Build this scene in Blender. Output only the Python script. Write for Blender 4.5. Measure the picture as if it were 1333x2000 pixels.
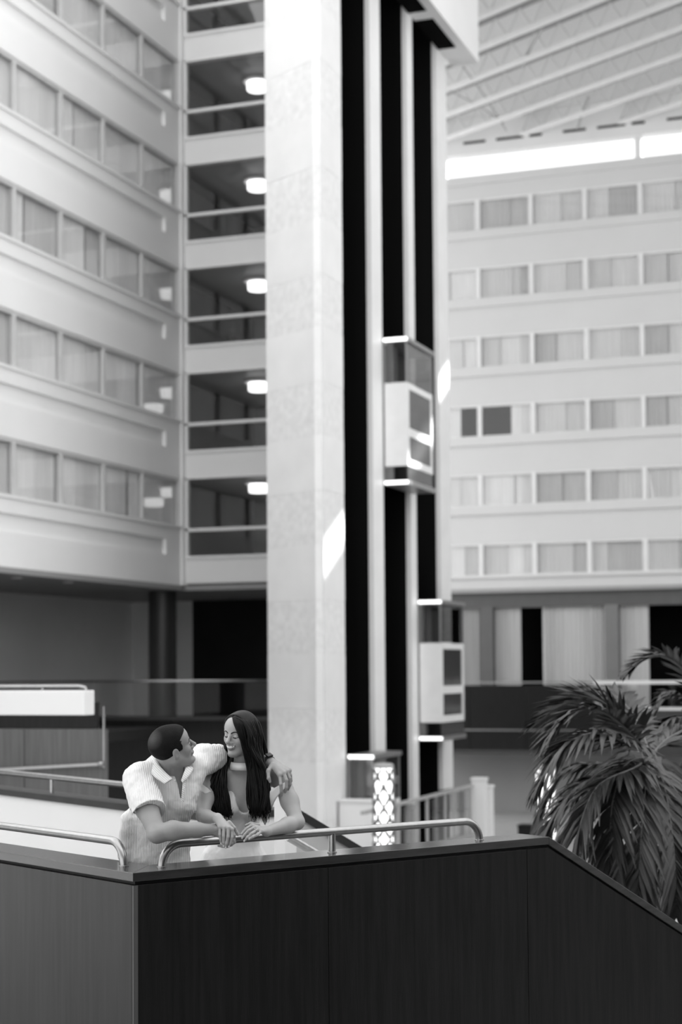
import bpy, bmesh, math, random
from mathutils import Vector, Matrix, Euler, Quaternion
random.seed(7)
for _o in list(bpy.data.objects): bpy.data.objects.remove(_o)
SC = bpy.context.scene
COL = SC.collection
R = math.radians

# ------------------------------------------------------------------ camera
EYE = Vector((0, 0, 1.9)); FPX = 3283.0; CYP = 1160.0
cam_d = bpy.data.cameras.new('camera'); cam = bpy.data.objects.new('camera', cam_d); COL.objects.link(cam)
cam_d.sensor_fit = 'VERTICAL'; cam_d.sensor_height = 36.0; cam_d.sensor_width = 24.0
cam_d.lens = FPX / 2000 * 36.0
cam_d.shift_y = (CYP - 1000) / 2000
cam_d.clip_start = .05; cam_d.clip_end = 400
CM = (Matrix.Rotation(R(19.89), 3, 'Z') @ Matrix.Rotation(R(90 + 2.638), 3, 'X') @ Matrix.Rotation(R(-.419), 3, 'Z'))
cam.location = EYE; cam.rotation_euler = CM.to_euler()
cam_d.dof.use_dof = True; cam_d.dof.focus_distance = 8.55; cam_d.dof.aperture_fstop = 2.15
SC.camera = cam

# ------------------------------------------------------------------ sky, sun, exposure
W = bpy.data.worlds.new('sky'); SC.world = W; W.use_nodes = True
bg = W.node_tree.nodes['Background']; bg.inputs[0].default_value = (1, 1, 1, 1); bg.inputs[1].default_value = 1.5
sun_d = bpy.data.lights.new('sun', 'SUN'); sun_d.energy = 16.0; sun_d.angle = R(.6)
sun = bpy.data.objects.new('sun', sun_d); COL.objects.link(sun)
SUN_AZ = R(35); SUN_SL = .575
_e = math.atan(SUN_SL * math.cos(SUN_AZ))
sun_dir = Vector((-math.sin(SUN_AZ) * math.cos(_e), -math.cos(SUN_AZ) * math.cos(_e), -math.sin(_e)))
sun.rotation_euler = sun_dir.to_track_quat('-Z', 'Y').to_euler(); sun.location = (20, 60, 40)
vs = SC.view_settings; vs.view_transform = 'Standard'; vs.look = 'None'; vs.gamma = 1; vs.exposure = .34
vs.use_curve_mapping = False
SC.cycles.use_denoising = True
SC.cycles.max_bounces = 10; SC.cycles.diffuse_bounces = 6; SC.cycles.transparent_max_bounces = 24
SC.cycles.sample_clamp_indirect = 6; SC.cycles.caustics_reflective = False; SC.cycles.caustics_refractive = False

# ------------------------------------------------------------------ helpers
def ray(px, py): return CM @ Vector(((px - 666.5) / FPX, -(py - CYP) / FPX, -1.0))
def at(px, py, d): return EYE + ray(px, py) * d            # a point seen there, d metres away
def on(px, py, ax, v):                                       # the point of a plane (x, y or z = v)
    r = ray(px, py); return EYE + r * ((v - EYE[ax]) / r[ax])
BASE = {}
def tag(o, label=None, cat=None, group=None, kind=None):
    if label: o['label'] = label
    if cat: o['category'] = cat
    if group: o['group'] = group
    if kind: o['kind'] = kind
    return o
def empty(name, loc, label=None, cat=None, group=None, kind=None):
    o = bpy.data.objects.new(name, None); COL.objects.link(o); o.location = loc; o.empty_display_size = .2
    BASE[o] = Vector(loc); return tag(o, label, cat, group, kind)
def link_mesh(name, me, mat, parent=None, loc=None):
    o = bpy.data.objects.new(name, me); COL.objects.link(o)
    if mat and not me.materials: me.materials.append(mat)
    if parent: o.parent = parent; BASE[o] = BASE[parent]
    if loc is not None: o.location = loc
    return o
def clone(root, loc, parent=None):
    c = root.copy(); COL.objects.link(c); c.location = loc; BASE[c] = Vector(loc)
    if parent: c.parent = parent
    for ch in list(root.children):
        d = ch.copy(); COL.objects.link(d); d.parent = c; BASE[d] = BASE[c]
        for g in list(ch.children):
            e = g.copy(); COL.objects.link(e); e.parent = d
    return c
class MB:
    def __init__(s): s.v = []; s.f = []
    def add(s, vs, fs):
        n = len(s.v); s.v += [Vector(q) for q in vs]; s.f += [tuple(n + i for i in f) for f in fs]; return s
    def box(s, x0, x1, y0, y1, z0, z1):
        return s.add([(x0,y0,z0),(x1,y0,z0),(x1,y1,z0),(x0,y1,z0),(x0,y0,z1),(x1,y0,z1),(x1,y1,z1),(x0,y1,z1)],
                     [(0,3,2,1),(4,5,6,7),(0,1,5,4),(1,2,6,5),(2,3,7,6),(3,0,4,7)])
    def prism(s, poly, z0, z1):
        n = len(poly); a = sum(poly[i][0]*poly[(i+1)%n][1]-poly[(i+1)%n][0]*poly[i][1] for i in range(n))
        if a < 0: poly = poly[::-1]
        vs = [(p[0],p[1],z0) for p in poly] + [(p[0],p[1],z1) for p in poly]
        return s.add(vs, [tuple(range(n-1,-1,-1)), tuple(range(n,2*n))] + [(i,(i+1)%n,n+(i+1)%n,n+i) for i in range(n)])
    def slab(s, quad, off):                                  # a polygon in space given thickness by a vector
        n = len(quad); quad = [Vector(q) for q in quad]; off = Vector(off)
        return s.add(quad + [q + off for q in quad], [tuple(range(n-1,-1,-1)), tuple(range(n,2*n))] + [(i,(i+1)%n,n+(i+1)%n,n+i) for i in range(n)])
    def bar(s, a, b, w, h, up=(0,0,1)):
        a = Vector(a); b = Vector(b); d = (b-a).normalized(); sd = d.cross(Vector(up))
        if sd.length < 1e-5: sd = d.cross(Vector((1,0,0)))
        sd = sd.normalized()*w/2; u = sd.cross(d).normalized()*h/2
        vs = [a-sd-u,a+sd-u,a+sd+u,a-sd+u,b-sd-u,b+sd-u,b+sd+u,b-sd+u]
        return s.add(vs, [(3,2,1,0),(4,5,6,7),(0,1,5,4),(1,2,6,5),(2,3,7,6),(3,0,4,7)])
    def tube(s, pts, r, seg=10, cap=True):
        pts = [Vector(p) for p in pts]; n = len(pts); rr = r if isinstance(r,(list,tuple)) else [r]*n
        t0 = (pts[1]-pts[0]).normalized(); up = Vector((0,0,1)) if abs(t0.z) < .9 else Vector((1,0,0))
        sd = t0.cross(up).normalized(); base = len(s.v)
        for i,p in enumerate(pts):
            t = (pts[min(i+1,n-1)]-pts[max(i-1,0)]).normalized()
            sd = (sd - t*sd.dot(t)).normalized(); u = sd.cross(t)
            for k in range(seg):
                a = 2*math.pi*k/seg; s.v.append(p + (sd*math.cos(a)+u*math.sin(a))*rr[i])
        for i in range(n-1):
            for k in range(seg):
                k2=(k+1)%seg; s.f.append((base+i*seg+k, base+(i+1)*seg+k, base+(i+1)*seg+k2, base+i*seg+k2))
        if cap:
            s.f.append(tuple(base+k for k in range(seg))); s.f.append(tuple(base+(n-1)*seg+k for k in range(seg-1,-1,-1)))
        return s
    def lathe(s, c, prof, seg=24):
        c = Vector(c); base = len(s.v); n = len(prof)
        for (r,z) in prof:
            for k in range(seg):
                a = 2*math.pi*k/seg; s.v.append(c + Vector((r*math.cos(a), r*math.sin(a), z)))
        for i in range(n-1):
            for k in range(seg):
                k2=(k+1)%seg; s.f.append((base+i*seg+k, base+i*seg+k2, base+(i+1)*seg+k2, base+(i+1)*seg+k))
        s.f.append(tuple(base+k for k in range(seg-1,-1,-1))); s.f.append(tuple(base+(n-1)*seg+k for k in range(seg)))
        return s
    def mesh(s, name, mat, base, smooth=False):
        me = bpy.data.meshes.new(name); me.from_pydata([v-base for v in s.v], [], s.f); me.update()
        if smooth: me.polygons.foreach_set('use_smooth', [True]*len(me.polygons))
        if smooth == 'auto' : me.set_sharp_from_angle(angle=R(35))
        if mat: me.materials.append(mat)
        return me
    def build(s, name, mat, parent=None, smooth=False, bevel=0, org=None):
        if parent: base = BASE[parent]
        elif org is not None: base = Vector(org)
        else:
            xs=[v.x for v in s.v]; ys=[v.y for v in s.v]; base = Vector(((min(xs)+max(xs))/2,(min(ys)+max(ys))/2,min(v.z for v in s.v)))
        o = bpy.data.objects.new(name, s.mesh(name, mat, base, smooth)); COL.objects.link(o)
        BASE[o] = base
        if parent: o.parent = parent
        else: o.location = base
        if bevel:
            m = o.modifiers.new('bevel','BEVEL'); m.width = bevel; m.segments = 2; m.limit_method='ANGLE'
        return o
def struct(o, label, cat): return tag(o, label, cat, None, 'structure')

# ------------------------------------------------------------------ materials (black and white picture: greys)
def lin(s): s/=255.; return s/12.92 if s<=.04045 else ((s+.055)/1.055)**2.4
def new_mat(name):
    m = bpy.data.materials.new(name); m.use_nodes = True; return m, m.node_tree, m.node_tree.nodes['Principled BSDF']
def mat(name, g, rough=.6, metal=0, var=.06, scale=3., stretch=(1,1,1), bump=0, bscale=40., spec=.5, detail=3):
    m, t, p = new_mat(name); N = t.nodes; L = t.links
    tc = N.new('ShaderNodeTexCoord'); mp = N.new('ShaderNodeMapping'); mp.inputs['Scale'].default_value = stretch
    L.new(tc.outputs['Object'], mp.inputs[0])
    no = N.new('ShaderNodeTexNoise'); no.inputs['Scale'].default_value = scale; no.inputs['Detail'].default_value = detail
    L.new(mp.outputs[0], no.inputs['Vector'])
    cr = N.new('ShaderNodeValToRGB'); e = cr.color_ramp.elements
    e[0].position = .25; e[1].position = .75
    a, b = g*(1-var), min(1, g*(1+var)); e[0].color = (a,a,a,1); e[1].color = (b,b,b,1)
    L.new(no.outputs['Fac'], cr.inputs[0]); L.new(cr.outputs[0], p.inputs['Base Color'])
    p.inputs['Roughness'].default_value = rough; p.inputs['Metallic'].default_value = metal
    p.inputs['Specular IOR Level'].default_value = spec
    if bump:
        n2 = N.new('ShaderNodeTexNoise'); n2.inputs['Scale'].default_value = bscale; L.new(mp.outputs[0], n2.inputs['Vector'])
        bp = N.new('ShaderNodeBump'); bp.inputs['Strength'].default_value = bump; bp.inputs['Distance'].default_value = .01
        L.new(n2.outputs['Fac'], bp.inputs['Height']); L.new(bp.outputs[0], p.inputs['Normal'])
    return m
def glass_mat(name, tint=.85, boost=1.0):
    m, t, p = new_mat(name); N = t.nodes; L = t.links; N.remove(p)
    out = N['Material Output']; tr = N.new('ShaderNodeBsdfTransparent'); tr.inputs[0].default_value = (tint,tint,tint,1)
    gl = N.new('ShaderNodeBsdfGlossy'); gl.inputs['Roughness'].default_value = .015
    lw = N.new('ShaderNodeLayerWeight'); lw.inputs['Blend'].default_value = .5
    pw = N.new('ShaderNodeMath'); pw.operation = 'POWER'; pw.inputs[1].default_value = 4.0; L.new(lw.outputs['Facing'], pw.inputs[0])
    ma = N.new('ShaderNodeMath'); ma.operation = 'MULTIPLY_ADD'; ma.inputs[1].default_value = .9; ma.inputs[2].default_value = .045*boost
    L.new(pw.outputs[0], ma.inputs[0]); mx = N.new('ShaderNodeMixShader'); L.new(ma.outputs[0], mx.inputs[0])
    L.new(tr.outputs[0], mx.inputs[1]); L.new(gl.outputs[0], mx.inputs[2]); L.new(mx.outputs[0], out.inputs[0])
    return m
def emit_mat(name, g, strength, var=0.0, scale=8.):
    m, t, p = new_mat(name); N = t.nodes; L = t.links
    p.inputs['Base Color'].default_value = (g,g,g,1); p.inputs['Emission Color'].default_value = (1,1,1,1); p.inputs['Emission Strength'].default_value = strength
    tc = N.new('ShaderNodeTexCoord'); no = N.new('ShaderNodeTexNoise'); no.inputs['Scale'].default_value = scale
    L.new(tc.outputs['Object'], no.inputs['Vector'])
    ma = N.new('ShaderNodeMath'); ma.operation='MULTIPLY_ADD'; ma.inputs[1].default_value = var*strength*2; ma.inputs[2].default_value = strength*(1-var)
    L.new(no.outputs['Fac'], ma.inputs[0]); L.new(ma.outputs[0], p.inputs['Emission Strength'])
    return m
WHITE = mat('white_paint', .80, .55, var=.03, scale=.6, bump=.05, bscale=60)
FARW = mat('far_facade_paint', .68, .6, var=.03, scale=.4)
WHITE2 = mat('white_spandrel', .86, .6, var=.04, scale=.4, bump=.05, bscale=30)
FRAME = mat('window_frame_paint', .82, .45, var=.03)
STONE = mat('smooth_stone', .80, .5, var=.04, scale=1.5, bump=.1, bscale=25)
STONE2 = mat('honed_stone', .77, .65, var=.09, scale=6, bump=.3, bscale=40)
BLACK = mat('black_shaft_lining', .005, .35, var=.3, scale=2, stretch=(1,1,.05), spec=.12)
WOOD = mat('dark_stained_wood', .014, .34, var=.35, scale=5, stretch=(6,6,.35), detail=6, bump=.08, bscale=30, spec=.2)
WOODCAP = mat('dark_wood_cap', .035, .18, var=.3, scale=4, stretch=(1,1,8), detail=6, spec=.8)
DARKF = mat('dark_fascia', .04, .6)
STEEL = mat('brushed_steel', .40, .34, 1, var=.08, scale=30, stretch=(1,1,1))
GLASS = glass_mat('clear_pane', .97, 1.0)
GLASSD = glass_mat('balustrade_glass', .93, 1.0)
CURT = [mat('sheer_curtain', .92, .9, var=.08, scale=4, stretch=(6,6,.2)), mat('lined_curtain', .70, .9, var=.1, scale=4, stretch=(6,6,.2)), mat('drape_curtain', .84, .9, var=.08, scale=4, stretch=(6,6,.2))]
ROOM = mat('room_interior', .22, .9, var=.1, scale=1)
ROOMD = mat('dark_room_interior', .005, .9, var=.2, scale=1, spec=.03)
GREYW = mat('grey_wall', .30, .7, var=.08, scale=.5)
GREYL = mat('light_grey_wall', .85, .7, var=.06, scale=.5)
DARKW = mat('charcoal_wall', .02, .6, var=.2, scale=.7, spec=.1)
FLOOR = mat('stone_floor', .42, .35, var=.1, scale=2, bump=.03)
LFRAME = mat('left_window_frame', .62, .5, var=.05)
MIDG = mat('mid_grey_paint', .34, .5, var=.05)
LAMP = emit_mat('lamp_glow', .9, 6.0)
ORD = ['lowest','second lowest','third lowest','fourth lowest','fifth lowest','sixth lowest']
ORDN = ['first','second','third','fourth','fifth','sixth','seventh','eighth','ninth','tenth']
# ------------------------------------------------------------------ the atrium shell
XL = -18.9; YLB = 40.1; YR = 64.26; ZG = -3.6
struct(MB().box(-40, 42, -25, 70, ZG-.3, ZG).build('floor', FLOOR), 'pale stone floor of the atrium far below the landing', 'floor')

def curtain(w, h, mt, axis, n=None, amp=.035, name='curtain'):
    # pleated cloth hanging from z=h to z=0, running along +axis from 0 to w
    n = n or max(10, int(w*26)); b = MB(); pr = []
    ph = random.random()*6; 
    for i in range(n+1):
        t = i/n*w; a = amp*math.sin(t*2*math.pi/.17+ph)*(.7+.3*math.sin(t*3.1+ph)); pr.append((t, a))
    for side in (0, .012):
        for z in (0, h):
            for (t, a) in pr:
                b.v.append(Vector((t, a+side, z)) if axis == 0 else Vector((a-side, t, z)))
    m = n+1
    for i in range(n):
        b.f += [(i, i+1, m+i+1, m+i), (2*m+i+1, 2*m+i, 3*m+i, 3*m+i+1), (m+i, m+i+1, 3*m+i+1, 3*m+i), (i+1, i, 2*m+i, 2*m+i+1)]
    b.f += [(0, m, 3*m, 2*m), (n, 2*m+n, 3*m+n, m+n)]
    return b

# ---- left facade: plane x = XL facing +x, six storeys of windows
LT = [6.97 + 2.79*k for k in range(6)]; LB0, LBW, LBN = 31.6 - 2.06*3, 2.06, 7
wl = empty('wall_left', (XL, 32, 4.18)); struct(wl, 'long white left facade with ribbon windows and grooved spandrels', 'wall')
YE0, YE1 = 4.0, 39.95
for k in range(6):
    B = LT[k] - 1.26; lo = LT[k] - 2.79
    b = MB(); x0 = XL - .35
    b.box(x0, XL, YE0, YE1, B - .37, B)                       # band under the sill
    b.box(x0, XL, YE0, YE1, lo, B - .77)                      # lower band
    b.box(x0, XL - .09, YE0, 39.04, B - .77, B - .37)         # groove
    b.box(x0, XL, 39.04, YE1, B - .77, B - .37)
    b.build('spandrel', WHITE2, wl)
    MB().box(XL - .3, XL + .05, YE0, YE1, B - .05, B + .02).build('sill', FRAME, wl)
MB().box(XL - .35, XL, YE0, YE1, LT[5], 24.0).build('top_band', WHITE2, wl)
MB().box(XL - 1.5, XL - 1.3, YE0, 40, 4.3, 24).build('room_backing', ROOM, wl)
MB().box(XL - .35, XL, YE0, LB0, 4.18, 24).build('end_pier', WHITE2, wl)
MB().box(XL - .33, XL + .06, 39.9, 40.22, 4.18, 24).build('corner_post', FRAME, wl)
# a window unit of the left facade
wn = 0
proto = None
for k in range(6):
    for i in range(LBN):
        y0 = LB0 + LBW*i; loc = (XL - .09, y0, LT[k] - 1.26); wn += 1
        if proto is None:
            proto = empty('window_1', loc); o = Vector(loc)
            h = 1.26; w = LBW
            b = MB(); b.box(o.x-.05, o.x+.07, y0, y0+.05, o.z, o.z+h); b.box(o.x-.05, o.x+.07, y0+w-.05, y0+w, o.z, o.z+h)
            b.box(o.x-.05, o.x+.06, y0+.05, y0+w-.05, o.z+h-.08, o.z+h); b.box(o.x-.05, o.x+.06, y0+.05, y0+w-.05, o.z, o.z+.05)
            b.build('window_frame', LFRAME, proto)
            MB().box(o.x-.012, o.x, y0+.05, y0+w-.05, o.z+.05, o.z+h-.08).build('pane', GLASS, proto)
            u = proto
        else:
            u = clone(proto, loc); u.name = 'window_%d' % wn
        struct(u, 'left facade window, %s window row, %s bay from the corner' % (ORD[k], ORDN[LBN-1-i]), 'window')
        # curtains: one wide sheer and one narrower, leaving uneven gaps
        rnd = random.Random(100*k+i); c1 = rnd.choice([0,0,2]); split = rnd.uniform(.28, .72)*LBW
        gap = rnd.choice([0,0,0,.02,.1]) if not (k == 0 and i == 5) else .16
        if k == 0 and i == 5: split = 1.45
        for j,(a, c, tone) in enumerate(((-.02, split-gap/2, c1), (split+gap/2, LBW-.02, rnd.choice([0,1,2,2])))):
            mb = curtain(c-a, 1.2, None, 1)
            mb.v = [v + Vector((XL-.17-.02*j, y0+a, LT[k]-1.24)) for v in mb.v]
            q = mb.build('curtain', CURT[tone], org=(XL-.2, y0+a, LT[k]-1.24))
            tag(q, '%s curtain half, left facade, %s window row, %s bay from the corner' % (('near','far')[j], ORD[k], ORDN[LBN-1-i]), 'curtain', 'curtains behind the left facade windows')

# ---- lift lobby: glazed storeys facing the camera, between the left facade and the tower
wb = empty('wall_back', (-16, YLB, 4.18)); struct(wb, 'white banded lobby front between the left facade and the tower', 'wall')
XR0 = -14.0
for k in range(6):
    T = LT[k] + .05
    b = MB(); b.box(XL-.02, XR0, YLB, YLB+.3, T-2.79, T-2.07); b.build('spandrel', WHITE, wb)
    MB().box(XL-.02, XR0, YLB-.05, YLB, T-2.14, T-2.07).build('ledge', FRAME, wb)
    MB().box(XL-.9, XR0, YLB+.3, 47, T-2.79+.1, T-2.4).build('floor_slab', MIDG, wb)
    MB().box(XL-.9, XR0, YLB+.3, 47.2, T+.12, T+.2).build('lobby_ceiling', LFRAME, wb)
    MB().bar((XL+.1, 46, T+.05), (XR0-1, 41.2, T+.05), .25, .14).build('ceiling_beam', MIDG, wb)
    wn += 1
    u = empty('window_%d' % wn, (-16.5, YLB, T-2.07)); struct(u, 'wide lobby glazing with a pale transom, %s storey from the soffit' % ORD[k], 'window')
    MB().box(XL+.06, XR0, YLB+.06, YLB+.075, T-2.07, T-1.42).build('pane', GLASS, u)
    MB().box(XL+.06, XR0, YLB+.06, YLB+.075, T-1.34, T).build('pane', GLASS, u)
    MB().box(XL+.02, XR0, YLB-.02, YLB+.12, T-1.42, T-1.34).build('transom', FRAME, u)
    MB().box(XL+.02, XL+.12, YLB-.02, YLB+.12, T-2.07, T).build('jamb', FRAME, u)
    MB().box(XL+.02, XR0, YLB-.02, YLB+.14, T-.04, T+.03).build('head_rail', FRAME, u)
MB().box(XL-.9, XR0, 47, 47.2, 4.2, 24).build('lobby_back_wall', mat('lobby_wall', .28, .7, var=.1, scale=.8), wb)
MB().box(XL-1.0, XL-.9, YLB+.2, 47, 4.2, 24).build('lobby_side_wall', GREYW, wb)
MB().box(XR0, XR0+.2, YLB, 47.2, 4.2, 24).build('lobby_end_wall', WHITE, wb)
MB().box(XL-.02, XR0, YLB, YLB+.3, LT[5]+.08, 24).build('top_band', WHITE, wb)
SHADE = emit_mat('drum_shade_glow', .9, 1.7)
lampdone = None
for k in range(6):
    T = LT[k] + .05
    for j, (lx, ly) in enumerate(((-17.66, 42.3), (-16.0, 44.6))):
        loc = (lx, ly, T + .12)
        if lampdone is None:
            lampdone = empty('ceiling_light', loc); c = Vector(loc)
            MB().lathe(c + Vector((0,0,-.34)), [(.02,0),(.27,0),(.29,.03),(.29,.20),(.27,.22),(.02,.22)]).build('lamp_shade', SHADE, lampdone, smooth='auto')
            MB().lathe(c + Vector((0,0,-.12)), [(.38,0),(.40,.02),(.40,.07),(.38,.09)]).build('ceiling_ring', FRAME, lampdone, smooth='auto')
            MB().lathe(c + Vector((0,0,-.04)), [(.1,0),(.1,.045)], 12).build('mounting', STEEL, lampdone)
            u = lampdone
        else: u = clone(lampdone, loc)
        tag(u, '%s drum lamp on the lobby ceiling, %s glazed storey' % (('front','rear')[j], ORD[k]), 'ceiling light', 'drum lamps in the lift lobbies')

# ---- mezzanine under the left facade
struct(MB().box(-27, XL+.001, 4, 40.3, 4.05, 4.18).build('ceiling_mezzanine', GREYW), 'grey soffit under the left facade', 'soffit')
struct(MB().box(-27, -14.1, 40.1, 47, 4.05, 4.18).build('ceiling_lobby', GREYW), 'grey soffit under the lobby storeys', 'soffit')
struct(MB().box(-23.6, -23.4, 4, 46.2, .5, 4.06).build('wall_mezzanine', GREYL), 'plain grey wall at the back of the mezzanine', 'wall')
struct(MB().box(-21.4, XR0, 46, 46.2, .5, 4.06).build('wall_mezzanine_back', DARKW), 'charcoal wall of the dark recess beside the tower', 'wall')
struct(MB().box(-23.4, -21.4, 46, 46.2, .5, 4.06).build('wall_mezzanine_strip', GREYL), 'narrow grey wall strip between column and recess', 'wall')
struct(MB().box(-27, XR0, 38.0, 47, .3, .55).build('floor_mezzanine', MIDG), 'mezzanine floor behind the wooden upstand', 'floor')
struct(MB().box(-27, -18.4, 4, 38, .3, .55).build('floor_gallery', DARKF), 'gallery floor along the left wall', 'floor')
struct(MB().box(-23.42, -23.36, 30.9, 32.0, .55, 2.9).build('door_1', DARKW), 'narrow dark doorway at the left edge', 'door')
COLM = mat('charcoal_column', .03, .4, var=.15, scale=.6)
c0 = None
for j, (cx, cy, lab) in enumerate(((-19.55, 40.15, 'dark round column under the facade corner'), (-19.75, 30.7, 'dark round column cut by the left picture edge'))):
    if c0 is None:
        c0 = empty('round_column', (cx, cy, .55)); c = Vector((cx, cy, .55))
        MB().lathe(c, [(.37,0),(.37,3.5)], 32).build('shaft', COLM, c0, smooth='auto')
        MB().lathe(c, [(.42,0),(.42,.12),(.38,.14)], 32).build('base', COLM, c0, smooth='auto')
        u = c0
    else: u = clone(c0, (cx, cy, .55))
    tag(u, lab, 'column', 'round columns under the left facade')
for j, (px, py, l) in enumerate(((33, 1128, 'dim'), (133, 1137, 'bright'))):
    p = on(px, py, 2, 4.05); u = empty('downlight', p, '%s small recessed downlight in the left soffit' % l, 'downlight', 'soffit downlights')
    MB().lathe(p+Vector((0,0,-.02)), [(.09,0),(.12,0),(.12,.02),(.09,.02)], 16).build('ring', FRAME, u)
    MB().lathe(p+Vector((0,0,-.012)), [(.02,0),(.09,0),(.09,.01)], 16).build('lamp', emit_mat('downlight_%s' % l, .8, .5+.9*j), u)
# upstand and glass rail of the mezzanine, facing the camera at y = 38
u = empty('mezzanine_balustrade', (-20, 37.9, -1.5), 'dark wood mezzanine balustrade with glass and steel top rail', 'balustrade')
xs = [-27, -24.8, -22.6, -20.4, -18.2, -16.3, -14.32]
for i in range(6):
    MB().box(xs[i]+.01, xs[i+1]-.01, 37.85, 37.98, -1.5, .72).build('panel', WOOD, u)
    MB().box(xs[i]+.02, xs[i+1]-.02, 37.93, 37.945, .8, 1.66).build('glass_panel', GLASSD, u)
MB().box(-27, -14.32, 37.80, 38.05, .72, .82).build('cap', DARKF, u)
MB().tube([(-27, 37.94, 1.69), (-14.32, 37.94, 1.69)], .028, 10).build('top_rail', STEEL, u, smooth=True)

# ---- the lift tower
TX = -12.5; PX = [34.8, 36.73, 37.5, 39.6, 40.1, 42.2, 43.15]
P0 = Vector((TX, 33.48)); dl = Vector((-math.sin(R(60)), math.cos(R(60)))); P1 = P0 + dl*1.97
tw = empty('lift_tower', (-13.5, 35, ZG), 'tall pale stone lift tower with black shaft slots', 'tower')
nb = 23; hb = 1.172
for i in range(nb):
    z0 = ZG + .62 + hb*i - .6; z1 = z0 + hb - .002
    m_ = (STONE, STONE2)[i % 2]; jit = (.0, .004)[i % 2]
    b = MB(); nrm = Vector((-dl.y, dl.x)); nrm = nrm if nrm.y < 0 else -nrm
    a_ = P0 + nrm*(-jit); c_ = P1 + nrm*(-jit)
    b.prism([(a_.x, a_.y), (c_.x, c_.y), (c_.x+.1, c_.y+.25), (a_.x-.1, a_.y+.25)], z0, z1); b.build('stone_panel', m_, tw)
    MB().box(TX-.2, TX-jit, 33.48+.02, PX[0], z0, z1).build('stone_panel', m_, tw)
MB().prism([(TX-.1, 33.75), (P1.x+.12, P1.y+.1), (P1.x+.12, 40.1), (-13.9, 40.1), (-13.9, PX[0]-.02), (TX-.02, PX[0]-.02)], ZG, 23.9).build('core', STONE, tw)
MB().box(-14.1, -13.9, PX[0]-.02, PX[6], ZG, 23.9).build('shaft_back', BLACK, tw)
for j,(a,b_) in enumerate(((PX[1],PX[2]),(PX[3],PX[4]),(PX[5],PX[6]))):
    MB().box(-13.9, TX-.1, a+.01, b_-.01 if j<2 else b_, ZG, 23.9).build('shaft_divider', BLACK, tw)
    MB().box(TX-.1, TX+.02, a, b_, (-1.2 if j==2 else ZG), 18.6).build('white_pier', STONE, tw)
    if j < 2: pass
MB().box(TX-1.4, TX-.1, PX[0]-.02, PX[0]+.0, ZG, 23.9).build('shaft_divider', BLACK, tw)
for j in range(3):                                            # guide rails inside the slots
    y = PX[2*j] + .9
    MB().box(-13.9, -13.6, y, y+.12, ZG, 23.9).build('guide_rail', mat('guide_rail_paint', .02, .4), tw)
    MB().box(-13.9, -13.75, y+.6, y+.66, ZG, 23.9).build('guide_rail', mat('guide_rail_paint', .02, .4), tw)
# penthouse above the slots: pale underside with one black opening per shaft
zs = 18.45; pxr = -11.72
ph = empty('lift_penthouse', (-12, 38, zs), 'white machine room box over the lift shafts with black openings', 'penthouse')
yy = [33.0, 34.8, 36.85, 37.62, 39.75, 40.3, 42.4, 43.75]
for j in range(0, 8, 2): MB().box(TX+.03, -11.98, yy[j], yy[j+1], zs, zs+.3).build('soffit_strip', WHITE, ph)
MB().box(-11.98, pxr, 33, 43.75, zs, zs+.3).build('soffit_edge', WHITE, ph)
MB().box(pxr-.1, pxr, 33, 43.75, zs+.3, 24).build('side_panel', WHITE, ph)
MB().box(TX+.03, pxr-.1, 33, 33.1, zs+.3, 24).build('front_panel', WHITE, ph)
MB().box(TX+.03, pxr-.1, 43.65, 43.75, zs+.3, 24).build('back_panel', WHITE, ph)
for j in (1,3,5): MB().box(TX+.03, -11.98, yy[j], yy[j+1], zs-.012, zs+.02).build('black_opening', ROOMD, ph)

# ---- right facade: plane y = YR facing the camera
RT = [6.89 + 2.76*k for k in range(6)]; RX0, RBW, RBN = -17.34-2.163, 2.163, 9
wr = empty('wall_right', (-10, YR, 5)); struct(wr, 'bright far facade of ribbon windows right of the lift tower', 'wall')
XA, XB = -19.6, 42
for k in range(7):
    lo = RT[k-1] if k else 5.1
    hi = RT[k] - 1.27 if k < 6 else 21.62
    MB().box(XA, XB, YR, YR+.35, lo, hi-.34 if k else hi-.1).build('spandrel', FARW, wr)
    MB().box(XA, XB, YR-.13, YR+.35, hi-.34 if k else hi-.1, hi).build('sill_band', FARW, wr)
    if k < 6: MB().box(RX0+RBW*RBN, XB, YR+.1, YR+.35, hi, RT[k]).build('blind_band', CURT[2], wr)
MB().box(XA, XB, YR-.1, YR+.4, 22.52, 24).build('eave_beam', WHITE, wr)
for i in range(16):
    x = XA + .4 + 1.35*i; MB().box(x, x+(.5,.9,1.1)[i%3], YR-.13, YR-.1, 22.93, 23.02).build('eave_slot', BLACK, wr)
MB().box(XA, RX0+RBW*RBN+.5, YR+1.2, YR+1.35, 5.2, 21.6).build('room_backing', ROOM, wr)
for i in range(8):
    x = -18.75 + 7.86*i
    MB().box(x-.13, x+.13, YR-.05, YR+.3, 21.62, 22.52).build('clerestory_mullion', FRAME, wr)
    if i < 7:
        wn += 1; u = empty('window_%d' % wn, (x+3.9, YR+.1, 21.62)); struct(u, 'blown out clerestory pane under the roof, %s from the tower' % ORDN[i], 'window')
        MB().box(x+.13, x+7.73, YR+.1, YR+.115, 21.62, 22.52).build('pane', GLASS, u)
protoR = None; h = 1.27; w = RBW
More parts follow.
